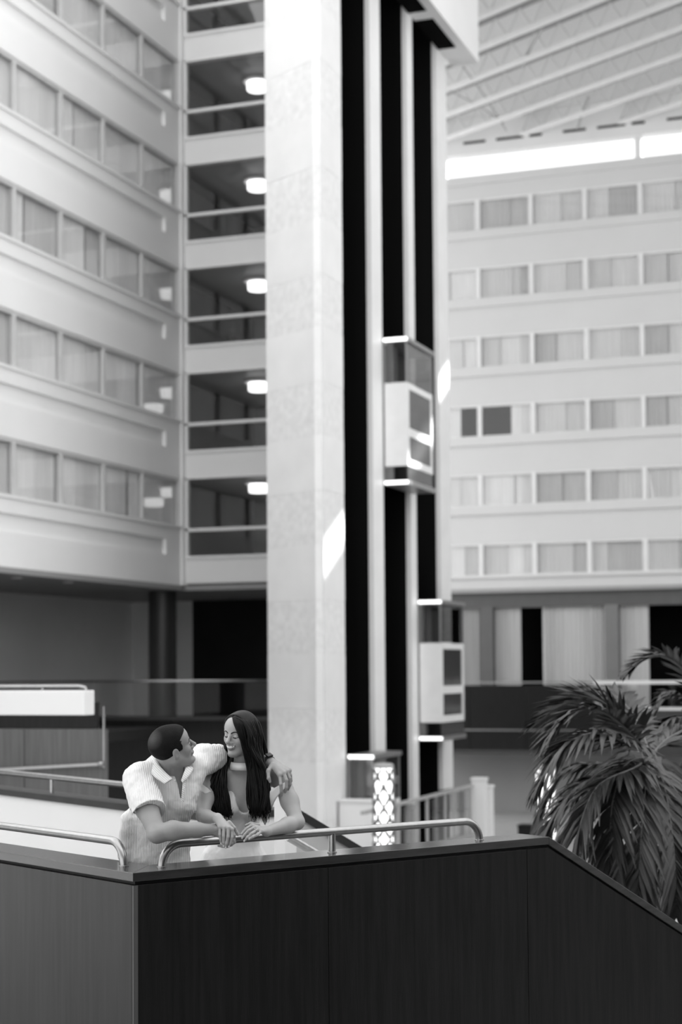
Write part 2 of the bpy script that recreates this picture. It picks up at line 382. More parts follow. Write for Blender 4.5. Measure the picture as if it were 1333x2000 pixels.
for k in range(6):
    for i in range(RBN):
        x0 = RX0 + RBW*i; loc = (x0, YR+.08, RT[k]-1.27); wn += 1
        if protoR is None:
            protoR = empty('window_%d' % wn, loc); o = Vector(loc); b = MB()
            b.box(x0-.09, x0+.09, o.y-.1, o.y+.08, o.z, o.z+h); b.box(x0+.09, x0+w-.09, o.y-.06, o.y+.05, o.z+h-.07, o.z+h); b.box(x0+.09, x0+w-.09, o.y-.06, o.y+.05, o.z, o.z+.05)
            b.build('window_frame', FRAME, protoR)
            MB().box(x0+.09, x0+w-.09, o.y, o.y+.012, o.z+.05, o.z+h-.07).build('pane', GLASS, protoR); u = protoR
        else:
            u = clone(protoR, loc); u.name = 'window_%d' % wn
        struct(u, 'far facade window, %s window row, %s bay right of the tower' % (ORD[k], ORDN[i]), 'window')
        rnd = random.Random(900+100*k+i); s = rnd.uniform(.3, .7)*w; c1 = rnd.choice([0,1,2])
        c2 = rnd.choice([c for c in (0,1,2) if c != c1]) if rnd.random() < .75 else c1
        pieces = [(.09, s, c1), (s, w-.09, c2)]
        if k == 2 and i == 0: pieces = [(.09, 1.35, 0)]
        if k == 2 and i == 1: pieces = [(1.25, w-.09, 0)]
        for j,(a,c,tone) in enumerate(pieces):
            mb = curtain(c-a, 1.2, None, 0); mb.v = [v + Vector((x0+a, YR+.17+.05*j, RT[k]-1.24)) for v in mb.v]
            q = mb.build('curtain', CURT[tone], org=(x0+a, YR+.17, RT[k]-1.24))
            tag(q, '%s curtain half, far facade, %s window row, %s bay right of the tower' % (('left','right')[j], ORD[k], ORDN[i]), 'curtain', 'curtains behind the far facade windows')
MB().box(RX0+.3, RX0+RBW*1.6, YR+1.0, YR+1.2, RT[2]-1.3, RT[2]+.05).build('dark_room', ROOMD, wr)
# lower storeys under the far facade
struct(MB().box(XA, XB, YR-.1, YR+6, 4.95, 5.1).build('ceiling_gallery', MIDG), 'soffit line under the far facade', 'soffit')
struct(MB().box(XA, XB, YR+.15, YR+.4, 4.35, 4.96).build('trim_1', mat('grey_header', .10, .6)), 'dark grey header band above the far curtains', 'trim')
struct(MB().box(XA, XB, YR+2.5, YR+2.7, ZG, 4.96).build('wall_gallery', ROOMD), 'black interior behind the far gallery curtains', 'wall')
struct(MB().box(XA, XB, 61.9, YR+2.5, .15, .4).build('floor_gallery_far', MIDG), 'gallery floor behind the far balustrade', 'floor')
struct(MB().box(XA, XB, YR-.3, YR+.2, ZG, .16).build('wall_ground', GREYW), 'grey ground floor wall below the far balustrade', 'wall')
for n_, (a, b_, mt) in enumerate(((940, 965, 'p'), (1183, 1210, 'p'))):
    A = on(a,1250,1,YR+.2).x; Bx = on(b_,1250,1,YR+.2).x
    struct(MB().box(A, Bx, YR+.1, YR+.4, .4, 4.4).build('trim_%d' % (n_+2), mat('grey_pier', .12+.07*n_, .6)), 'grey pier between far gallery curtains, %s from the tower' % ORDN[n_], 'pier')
for n_, (a, b_, lab) in enumerate(((898, 940, 'narrow pale curtain beside the lower lift car'), (965, 1018, 'pale pleated curtain left of the black opening'), (1060, 1183, 'widest pale pleated curtain in the far gallery'), (1210, 1268, 'pale pleated curtain behind the top palm frond'))):
    A = on(a,1250,1,YR+.3).x; Bx = on(b_,1250,1,YR+.3).x
    mb = curtain(Bx-A, 4.0, None, 0, amp=.06); mb.v = [v + Vector((A, YR+.35, .4)) for v in mb.v]
    tag(mb.build('gallery_curtain', mat('gallery_curtain_%d' % n_, (.42,.5,.55,.55)[n_], .9, var=.12, scale=4, stretch=(5,5,.1)), org=(A, YR+.3, .4)), lab, 'curtain', 'tall gallery curtains')
u = empty('gallery_balustrade', (-14, 61.9, -1.1), 'dark wood balustrade with steel lines across the far gallery', 'balustrade')
xw = [-19.4, -17.2, -15.0, on(1162,1380,1,61.9).x]
for i in range(3): MB().box(xw[i]+.01, xw[i+1]-.01, 61.8, 61.95, -1.1, 1.33).build('panel', WOOD, u)
for i in range(8): MB().box(xw[3]+2.2*i+.02, xw[3]+2.2*i+2.18, 61.86, 61.875, .45, 1.38).build('glass_panel', GLASSD, u)
MB().box(xw[3], 6, 61.8, 61.95, -1.1, .42).build('panel', DARKF, u)
MB().tube([(-19.4, 61.85, 1.43), (xw[3], 61.85, 1.43)], .03, 8).build('top_rail', STEEL, u)
MB().box(xw[3], 6, 61.78, 61.92, 1.36, 1.48).build('top_rail', FRAME, u)
MB().box(xw[3]+.6, 6, 61.74, 61.8, .40, .50).build('bottom_rail', FRAME, u)
MB().box(-19.4, 6, 61.74, 61.8, -.38, -.33).build('reveal_strip', STEEL, u)
MB().box(-19.4, 6, 61.8, 64.2, -1.25, -1.1).build('slab_edge', DARKF, u)

# ---- roof: flat corrugated deck on diagonal open-web joists, unseen near half left open to let sky light in
def deck_mat():
    m, t, p = new_mat('ribbed_roof_deck'); N = t.nodes; L = t.links
    tc = N.new('ShaderNodeTexCoord'); mp = N.new('ShaderNodeMapping'); mp.inputs['Rotation'].default_value = (0,0,R(-30))
    wv = N.new('ShaderNodeTexWave'); wv.inputs['Scale'].default_value = 2.2; wv.bands_direction = 'Y'; wv.wave_profile = 'SIN'
    L.new(tc.outputs['Object'], mp.inputs[0]); L.new(mp.outputs[0], wv.inputs['Vector'])
    cr = N.new('ShaderNodeValToRGB'); cr.color_ramp.elements[0].color = (.58,.58,.58,1); cr.color_ramp.elements[1].color = (.84,.84,.84,1)
    L.new(wv.outputs['Fac'], cr.inputs[0]); L.new(cr.outputs[0], p.inputs['Base Color'])
    bp = N.new('ShaderNodeBump'); bp.inputs['Distance'].default_value = .05; bp.inputs['Strength'].default_value = .6
    L.new(wv.outputs['Fac'], bp.inputs['Height']); L.new(bp.outputs[0], p.inputs['Normal']); p.inputs['Roughness'].default_value = .5
    return m
ZD = 23.95
ce = empty('ceiling', (-5, 50, ZD)); struct(ce, 'white ribbed roof deck carried by diagonal open-web joists', 'ceiling')
MB().box(-27, 42, 41, YR+.35, ZD, ZD+.2).build('roof_deck', deck_mat(), ce)
TCM = mat('top_chord_paint', .3, .6); WBM = mat('web_paint', .62, .6)
JM = mat('joist_paint', .80, .5, var=.04)
jd = Vector((-math.sin(R(60)), math.cos(R(60)))); jn = Vector((.5, .866))
for q in range(14):
    c = 36.1 + 1.95*q
    # line jn.p = c clipped to x in [-19.3, 8], y in [34, YR-.1]
    pts = []
    for t in [i*.05 for i in range(-1600, 1600)]:
        p = jn*c + jd*t
        if -19.3 <= p.x <= 8 and 41 <= p.y <= YR-.12: pts.append(t)
    if len(pts) < 40: continue
    a = jn*c + jd*pts[0]; b_ = jn*c + jd*pts[-1]; L_ = (b_-a).length
    jo = MB().bar((a.x,a.y,23.05), (b_.x,b_.y,23.05), .22, .12).build('joist', JM, ce)
    MB().bar((a.x,a.y,ZD-.06), (b_.x,b_.y,ZD-.06), .16, .1).build('top_chord', TCM, jo)
    wbm = MB(); n = max(3, int(L_/1.1))
    for i in range(n):
        u0 = a + (b_-a)*(i/n); u1 = a + (b_-a)*((i+.5)/n); u2 = a + (b_-a)*((i+1)/n)
        wbm.bar((u0.x,u0.y,23.08), (u1.x,u1.y,ZD-.08), .038, .038); wbm.bar((u1.x,u1.y,ZD-.08), (u2.x,u2.y,23.08), .038, .038)
    wbm.build('web', WBM, jo)
# sprinkler and sway pieces crossing the joists
for i, (a, b_, r_) in enumerate((((905,130,23.0),(990,255,23.2),.03), ((880,178,22.95),(985,240,23.2),.02), ((1020,130,23.1),(1060,55,23.3),.05), ((1130,250,23.0),(1150,190,23.2),.05))):
    A = on(a[0],a[1],2,a[2]); Bq = on(b_[0],b_[1],2,b_[2])
    MB().tube([A, (A+Bq)/2+Vector((0,0,.1)), Bq], r_, 6).build('roof_conduit', MIDG, ce)
struct(MB().box(-25, 14, -25, 1.5, 6.6, 6.9).build('ceiling_light_block', WHITE), 'unseen low white ceiling added to dim the near side', 'ceiling')  # added out of view to shade the near wood and the couple
# right side of the hall, outside the picture
struct(MB().box(2.6, 2.8, -9, 9, ZG, 5.5).build('wall_light_block', WOOD), 'unseen dark wood wall added to keep side light off the balustrade', 'wall')  # added out of view so the right balustrade face stays dark
struct(MB().box(14, 14.3, -25, YR, ZG, 5).build('wall_side', GREYW), 'unseen grey side wall, kept low to let sky light in', 'wall')  # added out of view, cut low so sky light gets in under the roof
# ------------------------------------------------------------------ near landing balustrade
def onplane(px, py, P, n):
    r = ray(px, py); return EYE + r*((P-EYE).dot(n)/r.dot(n))
def v2(a): return Vector((math.sin(R(a)), math.cos(R(a)), 0))
UP = Vector((0,0,1))
C0 = Vector((-3.753, 7.375, .93)); dr = v2(34); dn = v2(34-90); dq = v2(-60); dqn = v2(30)   # right arm, its inside normal; left arm, its inside normal
CW = .25; LR = 2.749; LLf = 3.6; SLP = .5545; LS = 6.6
def isect(p, d, q, e):                                        # 2D line crossing
    k = ((q.x-p.x)*e.y - (q.y-p.y)*e.x)/(d.x*e.y - d.y*e.x); return p + d*k
I0 = isect(C0+dn*CW, dr, C0+dqn*CW, dq)
B0 = C0 + dr*LR; A0 = C0 + dq*LLf
def drop(p, s): return p - UP*s
nb = empty('stair_balustrade', (C0.x, C0.y, ZG), 'dark wood landing balustrade in front of the couple, sloping down right', 'balustrade')
cap = MB(); th = UP*.043
cap.slab([C0, B0, B0+dn*CW, I0], -th); cap.slab([A0, C0, I0, A0+dqn*CW], -th)
S0 = B0; S1 = B0 + dr*LS - UP*(SLP*LS)
cap.slab([S0, S1, S1+dn*CW, S0+dn*CW], -UP*.047)
cap.build('cap', WOODCAP, nb, bevel=.002)
gap = MB(); ins = .028
def arm(mb, P, d, n, a, b, z1a, z1b, z0, t0, t1):             # wall piece between distances a and b, tops z1a and z1b, from depth t0 to t1
    p = [P+d*a+n*t0, P+d*b+n*t0, P+d*b+n*t1, P+d*a+n*t1]
    v = [Vector((q.x,q.y,z0)) for q in p] + [Vector((p[0].x,p[0].y,z1a)), Vector((p[1].x,p[1].y,z1b)), Vector((p[2].x,p[2].y,z1b)), Vector((p[3].x,p[3].y,z1a))]
    mb.add(v, [(0,3,2,1),(4,5,6,7),(0,1,5,4),(1,2,6,5),(2,3,7,6),(3,0,4,7)]); return mb
arm(gap, C0, dr, dn, .03, LR, .887, .887, ZG, .035, .215); arm(gap, C0, dq, dqn, .03, LLf, .887, .887, ZG, .035, .215)
arm(gap, C0, dr, dn, LR, LR+LS, .885, .885-SLP*LS, ZG-.6, .035, .215)
gap.build('core_wall', mat('reveal_black', .012, .6), nb)
zt = .868
seams = [0.0, 1.17, 2.58]
arm(MB(), C0, dr, dn, .004, 1.168, zt, zt, ZG, .006, .035).build('panel', WOOD, nb, bevel=.0015)
arm(MB(), C0, dr, dn, 1.172, 2.578, zt, zt, ZG, .006, .035).build('panel', WOOD, nb, bevel=.0015)
pl = arm(MB(), C0, dr, dn, 2.582, LR-.005, zt, zt, ZG, .006, .035); arm(pl, C0, dr, dn, LR-.005, 3.978, zt, zt-SLP*(3.978-LR), ZG, .006, .035); pl.build('panel', WOOD, nb)
for a_ in (3.982, 5.382, 6.782): arm(MB(), C0, dr, dn, a_, a_+1.396, zt-SLP*(a_-LR), zt-SLP*(a_+1.396-LR), ZG, .006, .035).build('panel', WOOD, nb)
for a_, b_ in ((.012, 1.5), (1.504, 3.0)): arm(MB(), C0, dq, dqn, a_, b_, zt, zt, ZG, .006, .035).build('panel', mat('stained_wood_lit_copy', .019, .3, var=.4, scale=5, stretch=(6,6,.35), detail=6, spec=.35) if a_ < 1 else bpy.data.materials['stained_wood_lit_copy'], nb, bevel=.0015)  # left arm: lighter copy of the same wood, its stronger light put into the colour
arm(MB(), C0, dq, dqn, .003, .011, zt, zt, ZG, .004, .03).build('corner_strip', mat('lighter_edge_wood', .09, .4), nb)  # narrow corner strip in a lighter wood tone
arm(MB(), C0, dr, dn, .32, LR, .885, .885, ZG, .215, .24).build('inner_lining', WHITE, nb)
arm(MB(), C0, dq, dqn, .3, LLf, .885, .885, ZG, .215, .24).build('inner_lining', WHITE, nb)

def rail_path(P, d, n, off, a, b, zc, zr, bend, both=True, steps=7):
    # foot at a, up, bend to the horizontal, along to b, bend down to a second foot
    q = lambda s, z: Vector((P+d*s+n*off).to_tuple()[:2] + (z,))
    pts = [q(a, zc)]
    for i in range(steps+1):
        t = i/steps*math.pi/2; pts.append(q(a+bend-bend*math.cos(t), zr-bend+bend*math.sin(t)))
    if both:
        for i in range(steps+1):
            t = i/steps*math.pi/2; pts.append(q(b-bend+bend*math.sin(t), zr-bend+bend*math.cos(t)))
        pts.append(q(b, zc))
    else: pts.append(q(b, zr))
    return pts
nrm = dn.copy()
rm = C0 + dn*.12
zr = onplane(652, 1624, rm, dn).z; zl2 = onplane(100, 1626, C0+dqn*.12, dqn).z
def along(px, py, P, n, d): return (onplane(px, py, P, n) - C0).dot(d)
a0 = along(316, 1692, rm, dn, dr); a1 = along(937, 1642, rm, dn, dr); am = along(649, 1640, rm, dn, dr)
hr = empty('handrail', (rm.x, rm.y, .93), 'curved steel handrail the couple lean on', 'handrail', 'landing handrails')
MB().tube(rail_path(C0, dr, dn, .12, a0, a1, .93, zr, .11), .0215, 20).build('tube', STEEL, hr, smooth='auto')
p = C0+dr*am+dn*.12
MB().tube([(p.x,p.y,.93),(p.x,p.y,zr)], .0195, 16).build('post', STEEL, hr, smooth='auto')
for a_ in (a0, am, a1):
    p = C0+dr*a_+dn*.12; MB().lathe(Vector((p.x,p.y,.93)), [(.02,0),(.026,0),(.026,.004),(.022,.006)], 20).build('foot_collar', STEEL, hr)
b0 = (onplane(242, 1689, C0+dqn*.12, dqn)-C0).dot(dq)
hl = empty('handrail', (C0.x, C0.y, .93), 'curved steel handrail leaving the picture at the left', 'handrail', 'landing handrails')
MB().tube(rail_path(C0, dq, dqn, .12, b0, 3.5, .93, zl2, .11, False), .0215, 20).build('tube', STEEL, hl, smooth='auto')
p = C0+dq*2.4+dqn*.12; MB().tube([(p.x,p.y,.93),(p.x,p.y,zl2)], .0195, 16).build('post', STEEL, hl, smooth='auto')
p = C0+dq*b0+dqn*.12; MB().lathe(Vector((p.x,p.y,.93)), [(.02,0),(.026,0),(.026,.004),(.022,.006)], 20).build('foot_collar', STEEL, hl)
fl = MB(); fl.prism([tuple(q)[:2] for q in (I0, C0+dr*2.9+dn*.25, C0+dr*2.9+dn*2.6, C0+dr*.2+dn*2.9, C0+dq*3.4+dqn*.3)], -.2, 0)
struct(fl.build('floor_landing', FLOOR), 'stone landing the couple stand on', 'floor')

# ---- second balustrade behind the couple
C1 = on(402, 1590, 2, .93); e0 = on(0, 1541, 2, .93); eq = (e0-C1).normalized(); eqn = Vector((-eq.y, eq.x, 0)); eqn = eqn if eqn.y > 0 else -eqn
ex = v2(36); exn = v2(36-90)
LB = (onplane(582, 1585, C1, exn)-C1).dot(ex)
J0 = isect(C1+exn*.22, ex, C1+eqn*.22, eq)
sb = empty('rear_balustrade', (C1.x, C1.y, ZG), 'white parapet with dark wood cap and steel rail behind the couple', 'balustrade')
cp = MB(); D0 = C1+ex*LB; E0_ = C1+eq*5; D1 = D0+ex*2.6-UP*(SLP*2.6)
cp.slab([C1, D0, D0+exn*.22, J0], -UP*.05); cp.slab([E0_, C1, J0, E0_+eqn*.22], -UP*.05); cp.slab([D0, D1, D1+exn*.22, D0+exn*.22], -UP*.06)
cp.build('cap', mat('rear_cap_wood', .03, .5, var=.3, scale=4, spec=.3), sb)
arm(MB(), C1, ex, exn, .01, LB, .88, .88, ZG, .02, .2).build('parapet', WHITE, sb)
arm(MB(), C1, ex, exn, LB, LB+2.6, .87, .87-SLP*2.6, ZG-.6, .02, .2).build('parapet', mat('stair_side_grey', .5, .6), sb)
arm(MB(), C1, eq, eqn, .01, 5, .88, .88, ZG, .02, .2).build('parapet', WHITE, sb)
rz_ = onplane(100, 1518, C1+eqn*.11, eqn).z
q0 = C1+eq*.25+eqn*.11; q1 = C1+eq*5+eqn*.11
MB().tube(rail_path(C1, eq, eqn, .11, .3, 5, .93, rz_, .11, False), .024, 16).build('handrail_tube', STEEL, sb, smooth='auto')
p = onplane(102, 1535, C1+eqn*.11, eqn); MB().tube([(p.x,p.y,.93),(p.x,p.y,rz_)], .02, 14).build('rail_post', STEEL, sb, smooth='auto')
g0 = at(563, 1634, 9.9); g1 = g0 + ex*3 - UP*SLP*3
MB().tube([g0, g1], .026, 14).build('stair_rail', STEEL, sb, smooth='auto')
np_ = empty('newel_post', tuple(at(551, 1660, 10.3))[:2]+(ZG,), 'white square post behind the woman at the rail', 'post')
c = at(551, 1600, 10.3); MB().box(c.x-.037, c.x+.037, c.y-.037, c.y+.037, ZG, at(551,1555,10.3).z).build('shaft', WHITE, np_, bevel=.004)
MB().box(c.x-.045, c.x+.045, c.y-.045, c.y+.045, at(551,1555,10.3).z, at(551,1549,10.3).z).build('top', WHITE, np_, bevel=.004)

# ---- bridge and stair block at the left edge
br = empty('bridge_parapet', (-12, 17.7, ZG), 'bright white bridge edge with thin steel rail at far left', 'bridge')
xe = on(165, 1370, 1, 17.6).x; zt_ = on(80, 1349, 1, 17.6).z; zb_ = on(80, 1397, 1, 17.6).z
MB().box(-19, xe, 17.6, 17.85, zb_, zt_).build('fascia', WHITE, br, bevel=.01)
zr_ = on(80, 1340, 1, 17.7).z
MB().tube([(-19,17.7,zr_),(xe-.12,17.7,zr_),(xe-.04,17.7,zr_-.02),(xe-.03,17.7,zt_)], .018, 10).build('rail', STEEL, br, smooth='auto')
for i in range(5): MB().tube([(xe-.62-1.1*i,17.7,zt_),(xe-.62-1.1*i,17.7,zr_)], .014, 8).build('rail_post', STEEL, br)
sk = empty('stair_block', (-12, 19.8, ZG), 'grey wood stair block under the white bridge with steel foot strip', 'stair')
xk = on(205, 1450, 1, 19.6).x; z1 = on(100, 1424, 1, 19.6).z; z2 = on(100, 1560, 1, 19.6).z
for i in range(4): MB().box(xk-1.2*(i+1)+.006, xk-1.2*i-.006, 19.6, 19.7, ZG, z1).build('panel', mat('stair_block_wood', .10, .4, var=.25, scale=4, stretch=(6,6,.3)) if i == 0 else bpy.data.materials['stair_block_wood'], sk)
MB().box(xk-4.8, xk-.2, 19.72, 19.82, z1, z1+.35).build('upper_panel', WOOD, sk)
pA = on(0,1503,1,19.55); pB = on(201,1492,1,19.55); MB().bar(pA-(pB-pA)*2, pB, .05, .035).build('foot_strip', STEEL, sk)
MB().box(xk-.012, xk+.004, 19.57, 19.6, on(205,1500,1,19.55).z, z1+.3).build('edge_glint', STEEL, sk)  # added steel strip imitating the bright reflection along this edge
MB().lathe(pB+Vector((-.02,-.03,-.03)), [(.02,0),(.035,.01),(.035,.05),(.02,.06)], 14).build('end_knob', STEEL, sk, smooth=True)

# ------------------------------------------------------------------ lift cars
CARW = mat('car_white', .82, .35, var=.04); BARL = emit_mat('car_light_bar', .9, 1.6, .25, 20); CARG = glass_mat('car_glass', .62, 2.2)
CARD = mat('car_dark_glass', .06, .12, var=.2, spec=.6); CARI = mat('car_interior', .30, .6)
CARC = mat('car_cap_metal', .35, .35, .6)
def lift_car(j, zb, label):
    y0 = PX[2*j]+.02; y1 = PX[2*j+1]-.02; xa = TX+.06; xb = -11.88; g = empty('lift_car', (-12.2, (y0+y1)/2, zb), label, 'elevator', 'glass lift cars')
    bx = lambda n, m, *a: MB().box(a[0],a[1],a[2],a[3],zb+a[4],zb+a[5]).build(n, m, g)
    bx('bottom_cap', CARC, xa, xb+.04, y0-.03, y1+.03, 0, .11); bx('top_cap', CARC, xa, xb+.04, y0-.03, y1+.03, 3.40, 3.5)
    bx('light_bar', BARL, xa, xb+.02, y0-.07, y0-.03, .02, .10); bx('light_bar', BARL, xa, xb+.02, y0-.07, y0-.03, 3.41, 3.49)
    bx('front_panel', CARW, xa, xb, y0, y0+.04, .45, 2.43)
    bx('upper_pane', CARG, xa+.04, xb-.03, y0+.01, y0+.03, 2.45, 3.40); bx('upper_pane', CARG, xb-.03, xb-.01, y0+.04, y1, 2.45, 3.40)
    bx('lower_pane', CARG, xa+.04, xb-.03, y0+.01, y0+.03, .11, .45); bx('lower_pane', CARD, xb-.03, xb-.01, y0+.04, y1, .11, .45)
    side = MB()
    for a in ((y0+.04, y0+.16, .45, 2.43), (y1-.14, y1, .45, 2.43)): side.box(xb-.05, xb, a[0], a[1], zb+a[2], zb+a[3])
    for a in ((2.28, 2.43), (1.16, 1.36), (.45, .62)): side.box(xb-.05, xb, y0+.16, y1-.14, zb+a[0], zb+a[1])
    side.build('side_frame', CARW, g)
    bx('side_pane', CARD, xb-.04, xb-.02, y0+.16, y1-.14, 1.36, 2.28); bx('side_pane', CARD, xb-.04, xb-.02, y0+.16, y1-.14, .62, 1.16)
    bx('corner_post', CARC, xb-.04, xb, y0, y0+.04, 2.43, 3.40); bx('corner_post', CARC, xb-.04, xb, y1-.04, y1, 2.43, 3.40)
    bx('car_wall', CARI, xa-.06, xa, y0+.05, y1-.05, .11, 3.40); bx('inner_post', CARW, xa+.03, xa+.17, y0+.45, y0+.5, 2.45, 3.40)
    bx('inner_post', CARW, xa+.03, xa+.17, y0+.08, y0+.12, .11, .45)
    bx('ceiling_panel', CARW, xa, xb-.05, y0+.05, y1-.05, 3.36, 3.40)
    return g
lift_car(1, 6.27, 'topmost glass lift car, high on the tower, partly sunlit')
lift_car(2, .16, 'middle glass lift car hanging beside the far curtains')
lift_car(0, -3.42, 'lowest lift car behind the glowing lantern')
u = empty('pit_wall', (-12, 34.2, ZG), 'low white wall in front of the lift pit', 'low wall')
zq = on(700, 1566, 1, 34.2).z
MB().box(TX+.05, -11.55, 34.2, 34.5, ZG, zq).build('wall_body', WHITE, u); MB().box(TX+.04, -11.5, 34.15, 34.55, zq, zq+.04).build('coping', WHITE, u)
# guard fence along the pit
fx = -10.95; fz = on(845, 1551, 0, fx).z; fy0 = on(770, 1572, 0, fx).y; fy1 = on(922, 1530, 0, fx).y
u = empty('pit_fence', (fx, 36, ZG), 'pale slatted guard fence along the lift pit', 'fence')
FENM = mat('fence_paint', .38, .5)
MB().box(fx-.04, fx+.04, fy0-2, fy1, fz-.07, fz).build('top_rail', FENM, u)
MB().box(fx-.15, fx+.15, fy0-2, fy1, ZG, fz-1.15).build('plinth', MIDG, u)
ns = 11
for i in range(ns):
    y = fy0 - 1.2 + (fy1-fy0+1.2)*i/(ns-1)*.98; MB().box(fx-.02, fx+.02, y-.06, y+.06, fz-1.15, fz-.07).build('slat', FENM, u)
for i in range(3):
    y = fy0 + (fy1-fy0)*(.15+.35*i); MB().box(fx+.03, fx+.05, y-.45, y+.45, fz-1.1, fz-.1).build('glass_panel', GLASSD, u)
for j,(pa,pb,pt,yy_,lab) in enumerate(((922, 947, 1519, fy1+.1, 'taller white pillar at the end of the pit fence'), (948, 959, 1534, fy1+.5, 'thin white pillar right of the fence end'))):
    A = on(pa, 1580, 1, yy_).x; Bq = on(pb, 1580, 1, yy_).x; zt_ = on(pa, pt, 1, yy_).z
    u = empty('white_pillar', ((A+Bq)/2, yy_+.15, ZG), lab, 'pillar', 'pillars by the lift pit')
    MB().box(A, Bq, yy_, yy_+.3, ZG, zt_-.06).build('shaft', WHITE, u); MB().box(A-.02, Bq+.02, yy_-.02, yy_+.32, zt_-.06, zt_).build('top', WHITE, u)
u = empty('low_cabinet', tuple(on(1040, 1640, 1, 50))[:2]+(ZG,), 'low dark cabinet on the ground floor beside the palm', 'cabinet')
A = on(1012, 1614, 1, 50); Bq = on(1075, 1614, 1, 50)
MB().box(A.x, Bq.x, 50, 50.5, ZG+.1, A.z).build('body', DARKW, u); MB().box(A.x-.02, Bq.x+.02, 49.97, 50.53, A.z, A.z+.04).build('top', WOOD, u)
for q in (A.x+.05, Bq.x-.05): MB().box(q-.03, q+.03, 50.1, 50.4, ZG, ZG+.1).build('foot', DARKW, u)

# ------------------------------------------------------------------ glowing lattice lanterns
GLOW = emit_mat('lantern_glow', .9, 1.5, .45, 9.)
LATM = mat('lantern_lattice', .12, .5)
lan = None
for (px, pyt, d, lab) in ((749.5, 1491, 30., 'glowing lattice lantern column in front of the lowest lift car'), (1066, 1472, 29., 'glowing lattice lantern column half hidden by palm fronds'), (1368, 1500, 29., 'glowing lattice lantern column behind the palm at the right picture edge')):
    t = at(px, pyt, d); loc = Vector((t.x, t.y, ZG)); H = 3.75
    if lan is None:
        H = t.z - ZG; lan = empty('lantern_column', loc); rr = .185
        MB().lathe(loc+UP*.12, [(rr-.02,0),(rr-.02,H-.2)], 24).build('glowing_core', GLOW, lan, smooth='auto')
        MB().lathe(loc, [(rr+.03,0),(rr+.03,.1),(rr,.12)], 24).build('base', MIDG, lan)
        MB().lathe(loc+UP*(H-.08), [(rr,0),(rr,.05),(rr-.03,.08)], 24).build('cap', MIDG, lan)
        for sgn in (1, -1):
            for k in range(5):
                pts = [loc + Vector((rr*math.cos(2*math.pi*k/5+sgn*z*3.4), rr*math.sin(2*math.pi*k/5+sgn*z*3.4), .12+z)) for z in [i*(H-.22)/44 for i in range(45)]]
                MB().tube(pts, [.010+.022*abs(math.sin(i*1.3)) for i in range(45)], 5).build('lattice_strip', LATM, lan, smooth=True)
        u = lan
    else: u = clone(lan, loc)
    tag(u, lab, 'lantern', 'lattice lantern columns')

# ------------------------------------------------------------------ palms
LEAF = mat('palm_leaf', .032, .38, var=.35, scale=6, spec=.5); RACH = mat('palm_rachis', .12, .5, var=.2); TRUNK = mat('palm_trunk', .12, .8, var=.4, scale=12, bump=.6)
def bez(ps, n):
    out = []
    for i in range(n+1):                                      # Catmull-Rom through the given points
        t = i/n*(len(ps)-1); k = min(int(t), len(ps)-2); f = t-k
        p0 = ps[max(k-1,0)]; p1 = ps[k]; p2 = ps[k+1]; p3 = ps[min(k+2,len(ps)-1)]
        out.append(.5*((2*p1)+(p2-p0)*f+(2*p0-5*p1+4*p2-p3)*f*f+(3*p1-p0-3*p2+p3)*f**3))
    return out
def frond(root, pts, ln, seed, droop=.5, pairs=52):
    rnd = random.Random(seed); c = bez([Vector(p) for p in pts], pairs)
    n = len(c); ra = MB().tube(c, [.011*(1-.8*i/(n-1))+.002 for i in range(n)], 6).build('frond', RACH, root, smooth=True)
    lf = MB(); side = None
    for i in range(int(pairs*.14), n):
        t = (c[min(i+1,n-1)]-c[max(i-1,0)]).normalized(); sd = t.cross(UP)
        if sd.length < .15: sd = side or Vector((1,0,0))
        sd = sd.normalized(); 
        if side and sd.dot(side) < 0: sd = -sd
        side = sd; nn = sd.cross(t); f = i/(n-1)
        L = 1.2*ln*math.sin(math.pi*(.12+.8*f))**.6*(1-.25*f)
        for s in (-1, 1):
            a = R(58-30*f+rnd.uniform(-9,9)); l = L*rnd.uniform(.82,1.1); dd = (t*math.cos(a)+sd*s*math.sin(a)+nn*rnd.uniform(.0,.3)).normalized()
            p0 = c[i]; w = .021*rnd.uniform(.8,1.2); ac = t.cross(dd).normalized().cross(dd).normalized(); ac = (nn.cross(dd)).normalized()
            q = []
            for u_, ww in ((0,.45),(.3,1.),(.65,.8),(1.,.06)):
                pc = p0+dd*l*u_-UP*(droop*l*u_*u_*rnd.uniform(.8,1.2)); q.append((pc-ac*w*ww+nn*w*.35*ww, pc, pc+ac*w*ww+nn*w*.35*ww))
            vs_ = [x for tr in q for x in tr]; fs = []
            for k in range(3): fs += [(3*k,3*k+1,3*k+4,3*k+3),(3*k+1,3*k+2,3*k+5,3*k+4)]
            lf.add(vs_, fs)
    o = lf.build('leaflets', LEAF, ra, smooth=True); o['kind'] = 'stuff'
    return ra
def palm(base_px, d, crown, fronds, label, ln=.3):
    cz = at(crown[0], crown[1], d); root = empty('palm_tree', (cz.x, cz.y, -.35), label, 'palm', 'palms beside the stairs')
    n = 9; tp = [Vector((cz.x+.03*math.sin(i), cz.y, -.35+(cz.z+.35)*i/(n-1))) for i in range(n)]
    MB().tube(tp, [.07-.002*i+.006*(i%2) for i in range(n)], 12).build('trunk', TRUNK, root, smooth=True)
    for k, (pts, l, dr_) in enumerate(fronds):
        frond(root, [cz] + [at(x, y, d+dz) for (x,y,dz) in pts], l, 31*k+5, dr_)
    return root
